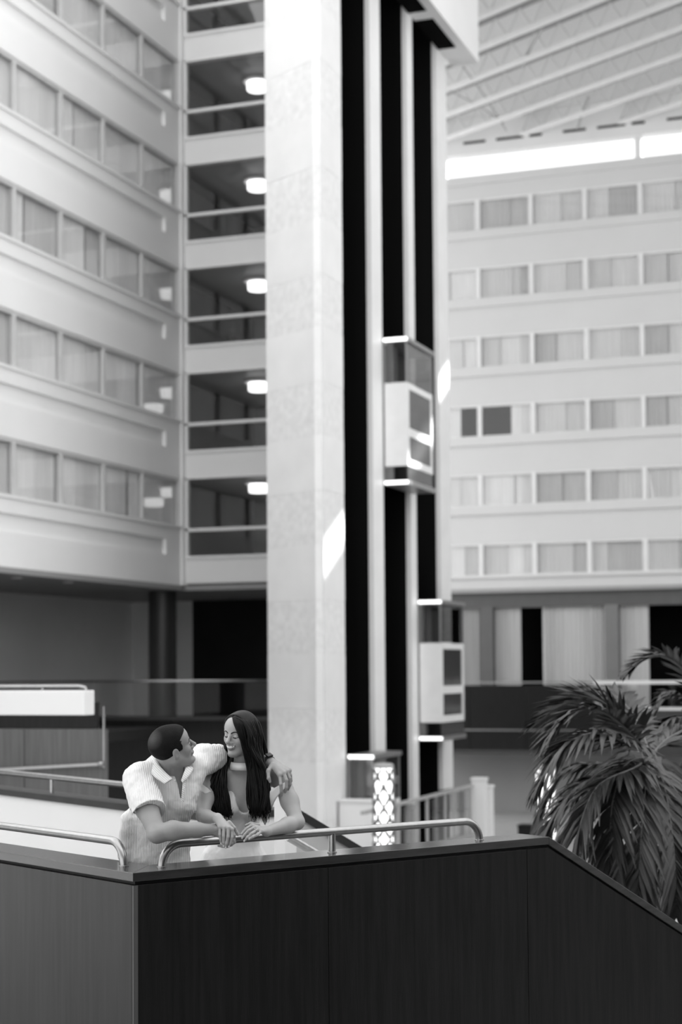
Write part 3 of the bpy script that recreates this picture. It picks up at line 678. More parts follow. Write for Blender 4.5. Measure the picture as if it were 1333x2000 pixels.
palm(None, 13., (1272, 1478), [
    ([(1225,1492,-.35),(1200,1556,-.6),(1192,1640,-.65),(1188,1735,-.6)], .34, .55),
    ([(1215,1402,-.1),(1160,1366,-.1),(1105,1376,-.05),(1052,1412,0)], .42, .10),
    ([(1220,1420,-.3),(1165,1385,-.4),(1110,1400,-.45),(1070,1450,-.5)], .36, .25),
    ([(1225,1450,-.4),(1160,1432,-.6),(1100,1462,-.7),(1050,1540,-.75)], .36, .45),
    ([(1210,1510,-.2),(1140,1530,-.3),(1090,1585,-.35),(1065,1640,-.4)], .34, .5),
    ([(1240,1500,-.5),(1170,1535,-.7),(1135,1610,-.8),(1128,1680,-.8)], .32, .5),
    ([(1210,1440,.1),(1145,1428,.2),(1088,1470,.3),(1052,1545,.35)], .28, .6),
    ([(1200,1490,.4),(1120,1500,.5),(1070,1560,.5),(1050,1630,.45)], .30, .6),
    ([(1262,1530,-.5),(1254,1620,-.7),(1250,1700,-.75),(1246,1770,-.7)], .30, .45),
    ([(1296,1530,-.4),(1312,1620,-.6),(1320,1700,-.65),(1322,1780,-.6)], .32, .5),
    ([(1230,1520,.2),(1160,1560,.3),(1110,1620,.3),(1085,1690,.25)], .30, .5),
    ([(1310,1440,.2),(1370,1420,.3),(1430,1450,.4)], .30, .3),
    ([(1240,1470,.6),(1190,1500,.9),(1150,1570,1.),(1140,1640,1.)], .3, .6),
    ([(1300,1500,.6),(1340,1560,.8),(1350,1640,.8)], .3, .6),
    ([(1240,1400,.5),(1190,1352,.8),(1130,1350,1.)], .26, .2),
    ([(1225,1540,-.1),(1200,1610,-.1),(1150,1660,-.1),(1130,1700,-.1)], .28, .6),
], 'large leafy palm with drooping fronds behind the sloping balustrade')
palm(None, 14.5, (1392, 1398), [
    ([(1350,1325,-.2),(1305,1284,-.3),(1262,1288,-.35),(1226,1318,-.4)], .27, .1),
    ([(1350,1372,.1),(1312,1356,.1),(1285,1385,.1)], .24, .4),
    ([(1345,1400,-.2),(1305,1408,-.3),(1275,1450,-.3)], .26, .5),
    ([(1420,1330,0),(1460,1300,0),(1500,1330,0)], .3, .3),
    ([(1370,1470,-.1),(1340,1540,-.1),(1325,1620,-.1)], .3, .5),
], 'second palm reaching in from the right picture edge')
u = empty('planter', tuple(at(1350, 1800, 13.4))[:2]+(ZG,), 'round white planter at the foot of the palms', 'planter')
c = at(1350, 1800, 13.4); c = Vector((c.x, c.y, ZG)); zp = -.12 - ZG
MB().lathe(c, [(.8,0),(.95,zp-.1),(1.02,zp-.08),(1.02,zp),(.9,zp),(.88,zp-.14)], 40).build('bowl', WHITE, u, smooth='auto')
MB().lathe(c+UP*(zp-.2), [(.3,0),(.89,0),(.89,.02),(.3,.06)], 40).build('soil', mat('planter_soil', .03, .95, bump=.8, bscale=20), u)

# ------------------------------------------------------------------ small plants on the lobby ledges
for k, (px, py, h_, lab) in enumerate(((432, 268, .28, 'small spiky potted plant on a high lobby ledge'), (455, 640, .55, 'tall leafy potted plant in the middle lobby window'), (450, 466, .1, 'low dark potted plant on a lobby ledge'))):
    z0 = (15.99, 10.42, 13.2)[k]; y = 40.75; x = on(px, py, 1, y).x
    u = empty('potted_plant', (x, y, z0-.33), lab, 'plant', 'potted plants in the lift lobbies'); c = Vector((x, y, z0-.33)); rnd = random.Random(k)
    MB().lathe(c, [(.09,0),(.12,.2),(.13,.24),(.1,.24)], 14).build('pot', DARKW, u, smooth='auto')
    for q in range(14):
        a = rnd.uniform(0, 6.28); t = rnd.uniform(.1,.5)*h_; d = Vector((math.cos(a)*t, math.sin(a)*t, h_+.1)); s = Vector((-math.sin(a), math.cos(a), 0))*.02
        b = MB(); p0 = c+UP*.22; b.add([p0, p0+d*.5-s, p0+d*.5+s, p0+d*.9-UP*.02], [(0,1,3,2)]); b.build('leaf', LEAF, u)
# ------------------------------------------------------------------ people: smooth-blended bodies polygonised on a grid
import numpy as np
from mathutils.bvhtree import BVHTree
PYAW = 19.89
XR_ = Vector((math.cos(R(PYAW)), math.sin(R(PYAW)), 0)); FW_ = Vector((-math.sin(R(PYAW)), math.cos(R(PYAW)), 0))
PO = at(420, 1700, 8.8); PO.z = 0.0
def pl(px, py, d):                                            # people frame: x right, y away, z up, floor at 0
    v = at(px, py, d) - PO; return np.array([v.dot(XR_), v.dot(FW_), v.z])
def rcone(a, b, ra, rb, k=.02, op='u', cut=None): return dict(t='c', a=np.array(a), b=np.array(b), ra=ra, rb=rb, k=k, op=op, cut=cut)
def ell(c, r, k=.03, op='u', M=None, cut=None): return dict(t='e', c=np.array(c), r=np.array(r), k=k, op=op, M=M, cut=cut)
def chain(pts, k=.02, **kw): return [rcone(pts[i][0], pts[i+1][0], pts[i][1], pts[i+1][1], k, **kw) for i in range(len(pts)-1)]
def field(prims, lo, hi, h, grow=0.0):
    lo = np.array(lo); n = np.ceil((np.array(hi)-lo)/h).astype(int)+1
    F = np.full(n, .2, np.float32)
    ax = [lo[i]+h*np.arange(n[i]) for i in range(3)]
    for p in prims:
        k = p['k']; m = k + .03 + grow
        if p['t'] in ('c', 'w'):
            bl = np.minimum(p['a'], p['b'])-max(p['ra'],p['rb'])-m; bh = np.maximum(p['a'], p['b'])+max(p['ra'],p['rb'])+m
            if p['t'] == 'w': bl[1] = p['y0']-.01; bh[1] = p['y1']+.01
        elif p['t'] == 'h': bl = lo-1; bh = np.array(hi)+1
        else:
            rm_ = p['r'].max() if p['M'] is not None else p['r']; bl = p['c']-rm_-m; bh = p['c']+rm_+m
        i0 = np.clip(np.floor((bl-lo)/h).astype(int), 0, n); i1 = np.clip(np.ceil((bh-lo)/h).astype(int)+1, 0, n)
        if np.any(i1 <= i0): continue
        sl = tuple(slice(i0[i], i1[i]) for i in range(3))
        X = ax[0][sl[0]][:,None,None]; Y = ax[1][sl[1]][None,:,None]; Z = ax[2][sl[2]][None,None,:]
        if p['t'] == 'c':
            ba = p['b']-p['a']; L2 = ba.dot(ba)+1e-12
            dx, dy, dz = X-p['a'][0], Y-p['a'][1], Z-p['a'][2]
            t = np.clip((dx*ba[0]+dy*ba[1]+dz*ba[2])/L2, 0, 1)
            d = np.sqrt((dx-t*ba[0])**2+(dy-t*ba[1])**2+(dz-t*ba[2])**2) - (p['ra']+(p['rb']-p['ra'])*t)
        elif p['t'] == 'w':                                    # wedge seen from the front, limited in depth
            ba = p['b']-p['a']; L2 = ba[0]**2+ba[2]**2; dx, dz = X-p['a'][0], Z-p['a'][2]
            t = np.clip((dx*ba[0]+dz*ba[2])/L2, 0, 1)
            d = np.sqrt((dx-t*ba[0])**2+(dz-t*ba[2])**2+0*Y) - (p['ra']+(p['rb']-p['ra'])*t)
            d = np.maximum(d, np.maximum(p['y0']-Y, Y-p['y1']))
        elif p['t'] == 'h':
            d = (X-p['p'][0])*p['n'][0]+(Y-p['p'][1])*p['n'][1]+(Z-p['p'][2])*p['n'][2]
        else:
            q = [X-p['c'][0], Y-p['c'][1], Z-p['c'][2]]
            if p['M'] is not None: M = p['M']; q = [M[i][0]*q[0]+M[i][1]*q[1]+M[i][2]*q[2] for i in range(3)]
            k0 = np.sqrt((q[0]/p['r'][0])**2+(q[1]/p['r'][1])**2+(q[2]/p['r'][2])**2)
            k1 = np.sqrt((q[0]/p['r'][0]**2)**2+(q[1]/p['r'][1]**2)**2+(q[2]/p['r'][2]**2)**2)+1e-9
            d = k0*(k0-1)/k1
        d = (d - grow*(p['op'] == 'u')).astype(np.float32)
        if p.get('cut'):
            for (cp_, cn) in p['cut']: d = np.maximum(d, ((X-cp_[0])*cn[0]+(Y-cp_[1])*cn[1]+(Z-cp_[2])*cn[2]).astype(np.float32))
        f = F[sl]
        if p['op'] == 'u':
            hh = np.maximum(k-np.abs(f-d), 0)/k; F[sl] = np.minimum(f, d)-hh*hh*k*.25
        else:                                                 # smooth subtraction
            d = -d; hh = np.maximum(k-np.abs(f-d), 0)/k; F[sl] = np.maximum(f, d)+hh*hh*k*.25
    return F, lo, h
def nets(F, lo, h, holes=()):
    for (a, b) in holes:
        i0 = np.clip(np.ceil((np.array(a)-lo)/h).astype(int)+2, 0, F.shape); i1 = np.clip(np.floor((np.array(b)-lo)/h).astype(int)-2, 0, F.shape)
        F[i0[0]:i1[0], i0[1]:i1[1], i0[2]:i1[2]] = .05
    F = F.copy(); F[0]=F[-1]=.05; F[:,0]=F[:,-1]=.05; F[:,:,0]=F[:,:,-1]=.05
    S = F < 0; n = F.shape; C = tuple(s-1 for s in n)
    cnt = np.zeros(C, np.uint8)
    for dx in (0,1):
        for dy in (0,1):
            for dz in (0,1): cnt += S[dx:dx+C[0], dy:dy+C[1], dz:dz+C[2]]
    act = np.argwhere((cnt > 0) & (cnt < 8))
    idx = np.full(C, -1, np.int64); idx[tuple(act.T)] = np.arange(len(act))
    pos = np.zeros((len(act),3)); num = np.zeros(len(act))
    cor = [(x,y,z) for x in (0,1) for y in (0,1) for z in (0,1)]
    for a in cor:
        for b in cor:
            df = [b[i]-a[i] for i in range(3)]
            if sum(df) != 1 or min(df) < 0: continue
            fa = F[act[:,0]+a[0], act[:,1]+a[1], act[:,2]+a[2]]; fb = F[act[:,0]+b[0], act[:,1]+b[1], act[:,2]+b[2]]
            m = (fa < 0) != (fb < 0); t = np.where(m, fa/(fa-fb+1e-12), 0)
            pos[m] += np.array(a) + t[m][:,None]*np.array(df); num[m] += 1
    V = lo + h*(act + pos/num[:,None]); Q = []
    for ax_ in range(3):
        u, v = [(1,2),(2,0),(0,1)][ax_]
        s0 = [slice(1,-1)]*3; s0[ax_] = slice(0,-1); s1 = [slice(1,-1)]*3; s1[ax_] = slice(1,None)
        A = S[tuple(s0)]; B = S[tuple(s1)]; e = np.argwhere(A != B)
        if not len(e): continue
        flip = ~A[tuple(e.T)]; off = np.ones(3, int); off[ax_] = 0; e = e+off
        def cell(du, dv):
            c = e.copy(); c[:,u] -= du; c[:,v] -= dv; return idx[tuple(c.T)]
        q = np.stack([cell(1,1), cell(0,1), cell(0,0), cell(1,0)], 1); q[flip] = q[flip][:,::-1]; Q.append(q)
    return V, np.concatenate(Q)
def blend_mesh(prims, boxes, grow=0.0, smooth=1):
    Vs, Qs, n = [], [], 0
    for i, (lo, hi, h) in enumerate(boxes):
        F, l, hh = field(prims, lo, hi, h, grow)
        V, Q = nets(F, l, hh, [(b[0], b[1]) for b in boxes[i+1:]])
        Vs.append(V); Qs.append(Q+n); n += len(V)
    return np.concatenate(Vs), np.concatenate(Qs)
def np_obj(name, V, Q, mt, parent=None):
    me = bpy.data.meshes.new(name); me.from_pydata(V.tolist(), [], Q.tolist()); me.update()
    me.polygons.foreach_set('use_smooth', [True]*len(me.polygons)); me.materials.append(mt)
    o = bpy.data.objects.new(name, me); COL.objects.link(o)
    if parent: o.parent = parent
    else: o.location = PO; o.rotation_euler = (0,0,R(PYAW))
    return o
def crumple(o, st, size):
    t = bpy.data.textures.new('folds', 'CLOUDS'); t.noise_scale = size; t.noise_depth = 2
    m = o.modifiers.new('folds', 'DISPLACE'); m.texture = t; m.strength = st; m.mid_level = .5
def relax(o, it=3, f=.5):
    m = o.modifiers.new('smooth', 'SMOOTH'); m.factor = f; m.iterations = it
def small(name, mb, mt, parent, smooth=True):
    me = mb.mesh(name, mt, Vector((0,0,0)), smooth); o = bpy.data.objects.new(name, me); COL.objects.link(o); o.parent = parent; return o
class Frame:                                                  # a head frame: forward, side (subject's left), up
    def __init__(s, c, f, u, sc=1.):
        s.c = np.array(c); s.f = np.array(f)/np.linalg.norm(f); u = np.array(u)-np.dot(u, s.f)*s.f; s.u = u/np.linalg.norm(u)
        s.s = np.cross(s.u, s.f); s.k = sc
    def __call__(s, f, si, u): return s.c + s.k*(s.f*f+s.s*si+s.u*u)
    def M(s): return np.array([s.f, s.s, s.u])
def head(H, male):
    k = H.k; M = H.M(); P = []
    e = lambda f,s,u,rf,rs,ru,kk=.02,op='u': P.append(ell(H(f,s,u), np.array([rf,rs,ru])*k, kk, op, M))
    c = lambda a,b,ra,rb,kk=.012,op='u': P.append(rcone(H(*a), H(*b), ra*k, rb*k, kk, op))
    e(-.018,0,.036,.100,.077,.088); e(.040,0,.045,.052,.064,.055,.03); e(.026,0,-.035,.062,.060,.075,.03)
    w = .052 if male else .046
    for s in (-1,1):
        c((-.005,s*w,-.045), (.062,s*.016,-.102), .026, .018 if male else .015, .03)
        e(.056,s*.036,-.022,.026,.026,.024,.025); c((.085,s*.012,.021),(.070,s*.044,.022),.009 if male else .006,.007,.014)
        P.append(ell(H(.103,s*.033,.003), np.array([.015,.017,.011])*k, .012, 's', M))
        e(.077,s*.032,.002,.0135,.0145,.0125,.004)
        a = R(10); e(-.006,s*.079,-.008,.019,.0075,.031,.006); e(-.012,s*.0775,-.024,.010,.007,.012,.005)
        P.append(ell(H(.0,s*.0875,-.004), np.array([.011,.006,.019])*k, .004, 's', M))
        c((.099,s*.011,-.034),(.094,s*.012,-.036),.0085,.008,.006)
    c((.088,0,.014),(.115,0,-.026),.0085,.0115,.010); c((.115,0,-.026),(.100,0,-.038),.010,.007,.006)
    e(.082,0,-.100,.019,.021,.017,.02); e(.088,0,-.056,.014,.026,.012,.012); e(.086,0,-.066,.013,.021,.010,.008)
    return P
def patch(H, bvh, pts, mt, name, parent, lift=.0008, n=14, thick=.0012):
    # a thin strip lying on the face: pts is a list of (side, up_low, up_high), cast from the front
    b = MB(); m = len(pts); rows = []
    for (s, u0, u1) in pts:
        for j in range(3):
            u = u0+(u1-u0)*j/2; o = H(.2, s, u); r = bvh.ray_cast(Vector(o), Vector(-H.f))
            p = r[0] if r[0] is not None else Vector(H(.08, s, u)); nn = r[1] if r[1] is not None else Vector(H.f)
            if nn.dot(Vector(H.f)) < 0: nn = -nn
            rows.append((p+nn*(lift+(thick if j == 1 else 0)), p-nn*.002))
    b.v = [r[0] for r in rows] + [r[1] for r in rows]; N_ = 3*m
    for i in range(m-1):
        for j in range(2):
            q = (3*i+j, 3*i+j+1, 3*i+j+4, 3*i+j+3); b.f.append(q)
        b.f += [(3*i, 3*i+3, N_+3*i+3, N_+3*i), (3*i+5, 3*i+2, N_+3*i+2, N_+3*i+5)]
    return small(name, b, mt, parent)
def fingers(spec, k=.004):
    P = []
    for pts in spec: P += chain(pts, k)
    return P
SKM = mat('skin_tanned', .31, .45, var=.07, scale=14, bump=.05, bscale=300, spec=.4)
SKW = mat('skin_light', .39, .45, var=.05, scale=14, bump=.04, bscale=300, spec=.4)
HAIRM = mat('short_dark_hair', .011, .7, var=.3, scale=30, bump=.3, bscale=200, spec=.12)
HAIRW = mat('long_dark_hair', .006, .40, var=.4, scale=40, stretch=(3,3,.25), spec=.18)
LIPM = mat('lips', .2, .4); LASH = mat('lash', .01, .6); BROW = mat('brow', .014, .8); TEETH = mat('teeth', .85, .3); NAIL = mat('nail', .6, .25)
BLKM = mat('black_strap', .012, .5); TROU = mat('trousers_cloth', .12, .9, bump=.2, bscale=90); SHOE = mat('shoe_leather', .05, .4)
def rib_mat(name, g, rot):
    m, t, p = new_mat(name); N = t.nodes; L = t.links
    tc = N.new('ShaderNodeTexCoord'); mp = N.new('ShaderNodeMapping'); mp.inputs['Rotation'].default_value = (0, rot, 0)
    wv = N.new('ShaderNodeTexWave'); wv.inputs['Scale'].default_value = 36.; wv.inputs['Distortion'].default_value = .8; wv.inputs['Detail Scale'].default_value = .6
    L.new(tc.outputs['Object'], mp.inputs[0]); L.new(mp.outputs[0], wv.inputs['Vector'])
    cr = N.new('ShaderNodeValToRGB'); cr.color_ramp.elements[0].color = (g*.76,)*3+(1,); cr.color_ramp.elements[1].color = (g,)*3+(1,); cr.color_ramp.elements[1].position = .4
    L.new(wv.outputs['Fac'], cr.inputs[0]); L.new(cr.outputs[0], p.inputs['Base Color'])
    no = N.new('ShaderNodeTexNoise'); no.inputs['Scale'].default_value = 9.; L.new(tc.outputs['Object'], no.inputs['Vector'])
    b1 = N.new('ShaderNodeBump'); b1.inputs['Strength'].default_value = .5; b1.inputs['Distance'].default_value = .03; L.new(no.outputs['Fac'], b1.inputs['Height'])
    b2 = N.new('ShaderNodeBump'); b2.inputs['Strength'].default_value = .5; b2.inputs['Distance'].default_value = .003; L.new(wv.outputs['Fac'], b2.inputs['Height']); L.new(b1.outputs[0], b2.inputs['Normal'])
    L.new(b2.outputs[0], p.inputs['Normal']); p.inputs['Roughness'].default_value = .9; p.inputs['Specular IOR Level'].default_value = .2
    return m
SHIRT = rib_mat('ribbed_white_shirt', .86, 0)
def cloth_mat(name, g):
    m = mat(name, g, .55, var=.04, scale=5, spec=.3); t = m.node_tree; N = t.nodes; L = t.links; p = N['Principled BSDF']
    tc = N.new('ShaderNodeTexCoord'); mp = N.new('ShaderNodeMapping'); mp.inputs['Scale'].default_value = (14,14,3.5); no = N.new('ShaderNodeTexNoise'); no.inputs['Scale'].default_value = 1.
    L.new(tc.outputs['Object'], mp.inputs[0]); L.new(mp.outputs[0], no.inputs['Vector'])
    bp = N.new('ShaderNodeBump'); bp.inputs['Strength'].default_value = .6; bp.inputs['Distance'].default_value = .03; L.new(no.outputs['Fac'], bp.inputs['Height']); L.new(bp.outputs[0], p.inputs['Normal'])
    return m
DRESS = cloth_mat('white_satin_dress', .86)

# ---------------- the man
MH = Frame(pl(337, 1460, 8.60), (.90, .29, .33), (-.34, -.42, .84), .985)
mh = head(MH, True)
torso = [ell(pl(318,1560,8.72), (.155,.115,.19), .05), ell(pl(310,1650,8.80), (.158,.12,.17), .06),
         rcone(pl(282,1517,8.64), pl(392,1484,8.84), .068, .066, .05), rcone(pl(330,1514,8.74), pl(325,1540,8.73), .085, .10, .05)]
neck = [rcone(pl(330,1505,8.68), MH(-.02,0,-.05), .064, .056, .03), rcone(MH(.0,0,-.08), pl(342,1515,8.68), .03, .03, .03)]
Rel, Rwr = pl(307,1629,8.36), pl(419,1621,8.49)
Rsh = pl(270,1524,8.60); Lsh = pl(398,1482,8.86); Lel = pl(462,1484,9.20); Lwr = pl(526,1487,8.98)
armR = chain([(Rsh,.062),(pl(287,1578,8.48),.056),(Rel,.044)], .03) + chain([(Rel,.044),(pl(338,1622,8.37),.047),(pl(385,1621,8.44),.036),(Rwr,.0285)], .02)
armL = chain([(Lsh,.062),(pl(430,1482,9.03),.055),(Lel,.045)], .03) + chain([(Lel,.045),(pl(495,1484,9.10),.042),(Lwr,.028)], .02)
kn = [pl(547,1514,8.85), pl(555,1510,8.855), pl(561,1507,8.875), pl(565,1505,8.90)]
handL = [rcone(Lwr, q, .022, .0125, .014) for q in kn] + [rcone(kn[0], kn[3], .011, .010, .012)] + fingers([
    [(kn[0],.0105),(pl(549,1532,8.825),.0095),(pl(550,1545,8.83),.0085),(pl(550,1553,8.845),.0075)],
    [(kn[1],.0105),(pl(560,1524,8.835),.0095),(pl(560,1538,8.835),.0085),(pl(557,1547,8.85),.0075)],
    [(kn[2],.010),(pl(566,1520,8.86),.009),(pl(567,1532,8.86),.008),(pl(563,1542,8.87),.007)],
    [(kn[3],.009),(pl(568,1514,8.89),.008),(pl(569,1525,8.89),.007),(pl(566,1533,8.90),.0065)]]) + chain([(pl(532,1494,8.92),.014),(pl(524,1506,8.88),.011),(pl(525,1520,8.86),.009),(pl(528,1527,8.86),.0075)], .008)
kr = [pl(446,1626,8.49), pl(449,1631,8.485), pl(450,1637,8.485), pl(449,1642,8.49)]
handR = [rcone(Rwr, q, .022, .012, .014) for q in kr] + fingers([
    [(kr[0],.010),(pl(457,1634,8.475),.009),(pl(458,1645,8.48),.008),(pl(452,1650,8.49),.007)],
    [(kr[1],.010),(pl(455,1641,8.47),.009),(pl(452,1650,8.475),.008),(pl(443,1653,8.485),.007)],
    [(kr[2],.0095),(pl(452,1647,8.465),.0085),(pl(444,1653,8.47),.008),(pl(434,1653,8.48),.007)],
    [(kr[3],.009),(pl(447,1650,8.47),.008),(pl(438,1653,8.475),.007),(pl(427,1652,8.485),.006)]]) + chain([(pl(424,1618,8.47),.013),(pl(438,1617,8.46),.010),(pl(448,1620,8.465),.008)], .008)
man = torso + neck + armR + armL + handL + handR + mh
def bx(pts, m): a = np.array(pts); return a.min(0)-m, a.max(0)+m
hc = MH(0,0,0)
boxes = [(pl(228,1700,9.4)*[1,0,1]+[0,-.62,0], np.array([pl(580,1400,9.0)[0], .62, pl(400,1395,8.6)[2]]), .0055),
         (hc-[.15,.15,.155], hc+[.15,.15,.15], .0026), bx(kn+[Lwr, pl(550,1556,8.83), pl(523,1520,8.86), pl(570,1530,8.9)], .022)+(.0026,),
         bx(kr+[Rwr, pl(427,1655,8.48), pl(460,1640,8.47)], .02)+(.0026,)]
V, Q = blend_mesh(man, boxes)
man_o = np_obj('person', V, Q, SKM); relax(man_o, 2, .4)
tag(man_o, 'short-haired man in a white ribbed shirt with his arm around the woman', 'person', 'couple at the rail')
bvh = BVHTree.FromPolygons([Vector(v) for v in V], Q.tolist())
# short hair: the skull surface grown a little, kept behind the hairline
F, l, h_ = field(head(MH, True)[:3], hc-[.15,.15,.15], hc+[.15,.15,.15], .0028, .0045)
G = np.stack(np.meshgrid(*[l[i]+h_*np.arange(F.shape[i]) for i in range(3)], indexing='ij'), -1) - MH.c
gf = G@MH.f/MH.k; gu = G@MH.u/MH.k; gs = np.abs(G@MH.s)/MH.k
hl_ = np.interp(gu, [-.10,-.085,-.055,-.03,-.012,.0,.02,.04,.062,.085,.12], [-.06,-.05,-.03,-.026,-.02,.036,.040,.034,.052,.070,.076])
hl_ = hl_ + np.where(gu > .05, .012*(1-(gs/.05)**2), 0)
V2, Q2 = nets(np.maximum(F, np.maximum((gf-hl_)*.9, (-.088-gu))).astype(np.float32), l, h_)
_t = HAIRM.node_tree; _p = _t.nodes['Principled BSDF']; _cr = _p.inputs['Base Color'].links[0].from_socket
_tc = _t.nodes.new('ShaderNodeTexCoord'); _vd = _t.nodes.new('ShaderNodeVectorMath'); _vd.operation = 'DISTANCE'; _vd.inputs[1].default_value = tuple(MH(-.085,-.02,.085))
_t.links.new(_tc.outputs['Object'], _vd.inputs[0]); _mr = _t.nodes.new('ShaderNodeMapRange'); _mr.inputs[1].default_value = .012; _mr.inputs[2].default_value = .055; _mr.inputs[3].default_value = .75; _mr.inputs[4].default_value = 0
_t.links.new(_vd.outputs['Value'], _mr.inputs[0]); _mx = _t.nodes.new('ShaderNodeMix'); _mx.data_type = 'RGBA'; _t.links.new(_mr.outputs[0], _mx.inputs[0])
_t.links.new(_cr, _mx.inputs[6]); _mx.inputs[7].default_value = (.10,.10,.10,1); _t.links.new(_mx.outputs[2], _p.inputs['Base Color'])   # thinning hair at the crown
hm = np_obj('hair', V2, Q2, HAIRM, man_o); relax(hm, 2)
for s in (-1,1):
    patch(MH, bvh, [(s*.014,.018,.024),(s*.026,.021,.029),(s*.038,.020,.028),(s*.05,.014,.019)], BROW, 'eyebrow', man_o)
    patch(MH, bvh, [(s*.018,-.001,.003),(s*.026,.000,.007),(s*.036,.000,.007),(s*.046,.000,.003)], LASH, 'eye', man_o)
patch(MH, bvh, [(-.024,-.062,-.059),(-.012,-.066,-.054),(0,-.067,-.055),(.012,-.066,-.054),(.024,-.062,-.059)], LIPM, 'lips', man_o)
# shirt
dirR = (Rel-Rsh)/np.linalg.norm(Rel-Rsh); endR = pl(286,1590,8.46); dirL = (Lel-Lsh)/np.linalg.norm(Lel-Lsh); endL = pl(431,1484,9.02)
sh = [ell(pl(318,1562,8.72), (.168,.128,.19), .06), ell(pl(309,1640,8.79), (.172,.130,.17), .07), ell(pl(307,1690,8.82), (.178,.138,.10), .06),
      rcone(pl(280,1519,8.64), pl(394,1486,8.84), .082, .078, .05), rcone(pl(326,1512,8.72), pl(322,1545,8.71), .10, .12, .05),
      rcone(Rsh+[0,0,.0], Rsh+dirR*.30, .080, .092, .035, 'u', [(endR, dirR)]), rcone(Lsh, Lsh+dirL*.3, .078, .082, .035, 'u', [(endL, dirL)]),
      rcone(pl(360,1568,8.66), pl(385,1500,8.74), .045, .06, .06),
      rcone(pl(250,1600,8.72), pl(246,1668,8.75), .04, .045, .05)]
sub = [rcone(endR-dirR*.03, endR+dirR*.1, .070, .075, .004, 's'), rcone(endL-dirL*.03, endL+dirL*.1, .070, .074, .004, 's'),
       rcone(pl(331,1494,8.66), MH(-.02,0,-.02), .066, .080, .010, 's'),
       dict(t='w', a=pl(347,1496,8.6), b=pl(354,1562,8.6), ra=.030, rb=.001, k=.004, op='s', y0=pl(350,1530,8.30)[1], y1=pl(350,1530,8.68)[1])]
sb_lo = np.array([pl(225,1700,8.8)[0], pl(300,1600,8.30)[1], .80]); sb_hi = np.array([pl(445,1450,9.0)[0], pl(420,1480,9.25)[1], pl(400,1440,8.8)[2]])
V3, Q3 = blend_mesh(sh+sub, [(sb_lo, sb_hi, .0045)])
sho = np_obj('shirt', V3, Q3, SHIRT, man_o); relax(sho, 2, .4); crumple(sho, .014, .06)
def ribbon(name, inner, outer, mt, parent, th=.005, n=24):
    a = bez([Vector(p) for p in inner], n); b = bez([Vector(p) for p in outer], n); m = MB(); k = 5
    rows = []
    for i in range(n+1):
        t = (a[min(i+1,n)]-a[max(i-1,0)]); w = b[i]-a[i]; nn = t.cross(w).normalized()*th
        rows.append([a[i]+w*(j/k)+nn*(.5+.8*math.sin(math.pi*j/k)) for j in range(k+1)] + [a[i]+w*(j/k)-nn*.5 for j in range(k,-1,-1)])
    c = len(rows[0])
    for r in rows: m.v += r
    for i in range(n):
        for j in range(c): m.f.append((i*c+j, i*c+(j+1)%c, (i+1)*c+(j+1)%c, (i+1)*c+j))
    m.f += [tuple(range(c-1,-1,-1)), tuple(n*c+j for j in range(c))]
    return small(name, m, mt, parent)
COLLAR = rib_mat('ribbed_collar', .88, R(50))
ribbon('collar', [pl(318,1478,8.80), pl(299,1474,8.70), pl(309,1490,8.605), pl(322,1507,8.555), pl(337,1521,8.535)], [pl(306,1492,8.83), pl(284,1487,8.72), pl(292,1505,8.59), pl(305,1520,8.53), pl(322,1531,8.512)], COLLAR, sho)
ribbon('collar', [pl(366,1494,8.66), pl(363,1500,8.60), pl(358,1512,8.565), pl(354,1524,8.555)], [pl(378,1502,8.65), pl(372,1512,8.585), pl(365,1522,8.56), pl(357,1530,8.55)], COLLAR, sho)
ribbon('placket', [pl(358,1516,8.565), pl(356,1540,8.555), pl(354,1566,8.55)], [pl(365,1518,8.565), pl(362,1540,8.56), pl(359,1566,8.56)], COLLAR, sho, .003)
for (x,y) in ((342,1524),(360,1540)):
    p = pl(x,y,8.53); b = MB(); b.lathe(Vector(p), [(.002,-.002),(.006,0),(.006,.002),(.002,.003)], 12); small('button', b, FRAME, sho)
# trousers and shoes, hidden behind the balustrade
tr = [ell(pl(307,1690,8.84), (.165,.125,.13), .06)] + [rcone(pl(290,1700,8.86), [pl(285,1700,8.86)[0], pl(300,1700,9.0)[1], .08], .10, .055, .04), rcone(pl(328,1700,8.88), [pl(345,1700,8.9)[0], pl(300,1700,9.1)[1], .08], .10, .055, .04)]
V4, Q4 = blend_mesh(tr, [(np.array([pl(225,1700,8.8)[0], -.45, .05]), np.array([pl(395,1700,8.8)[0], .65, 1.0]), .009)])
np_obj('trousers', V4, Q4, TROU, man_o)
for p in tr[1:]:
    q = p['b']; V5, Q5 = blend_mesh([ell(q+[0,-.07,-.035], (.045,.13,.04), .03), ell(q+[0,.0,-.01], (.045,.06,.05), .03)], [(q-[.08,.24,.085], q+[.08,.12,.08], .008)])
    np_obj('shoe', V5, Q5, SHOE, man_o)
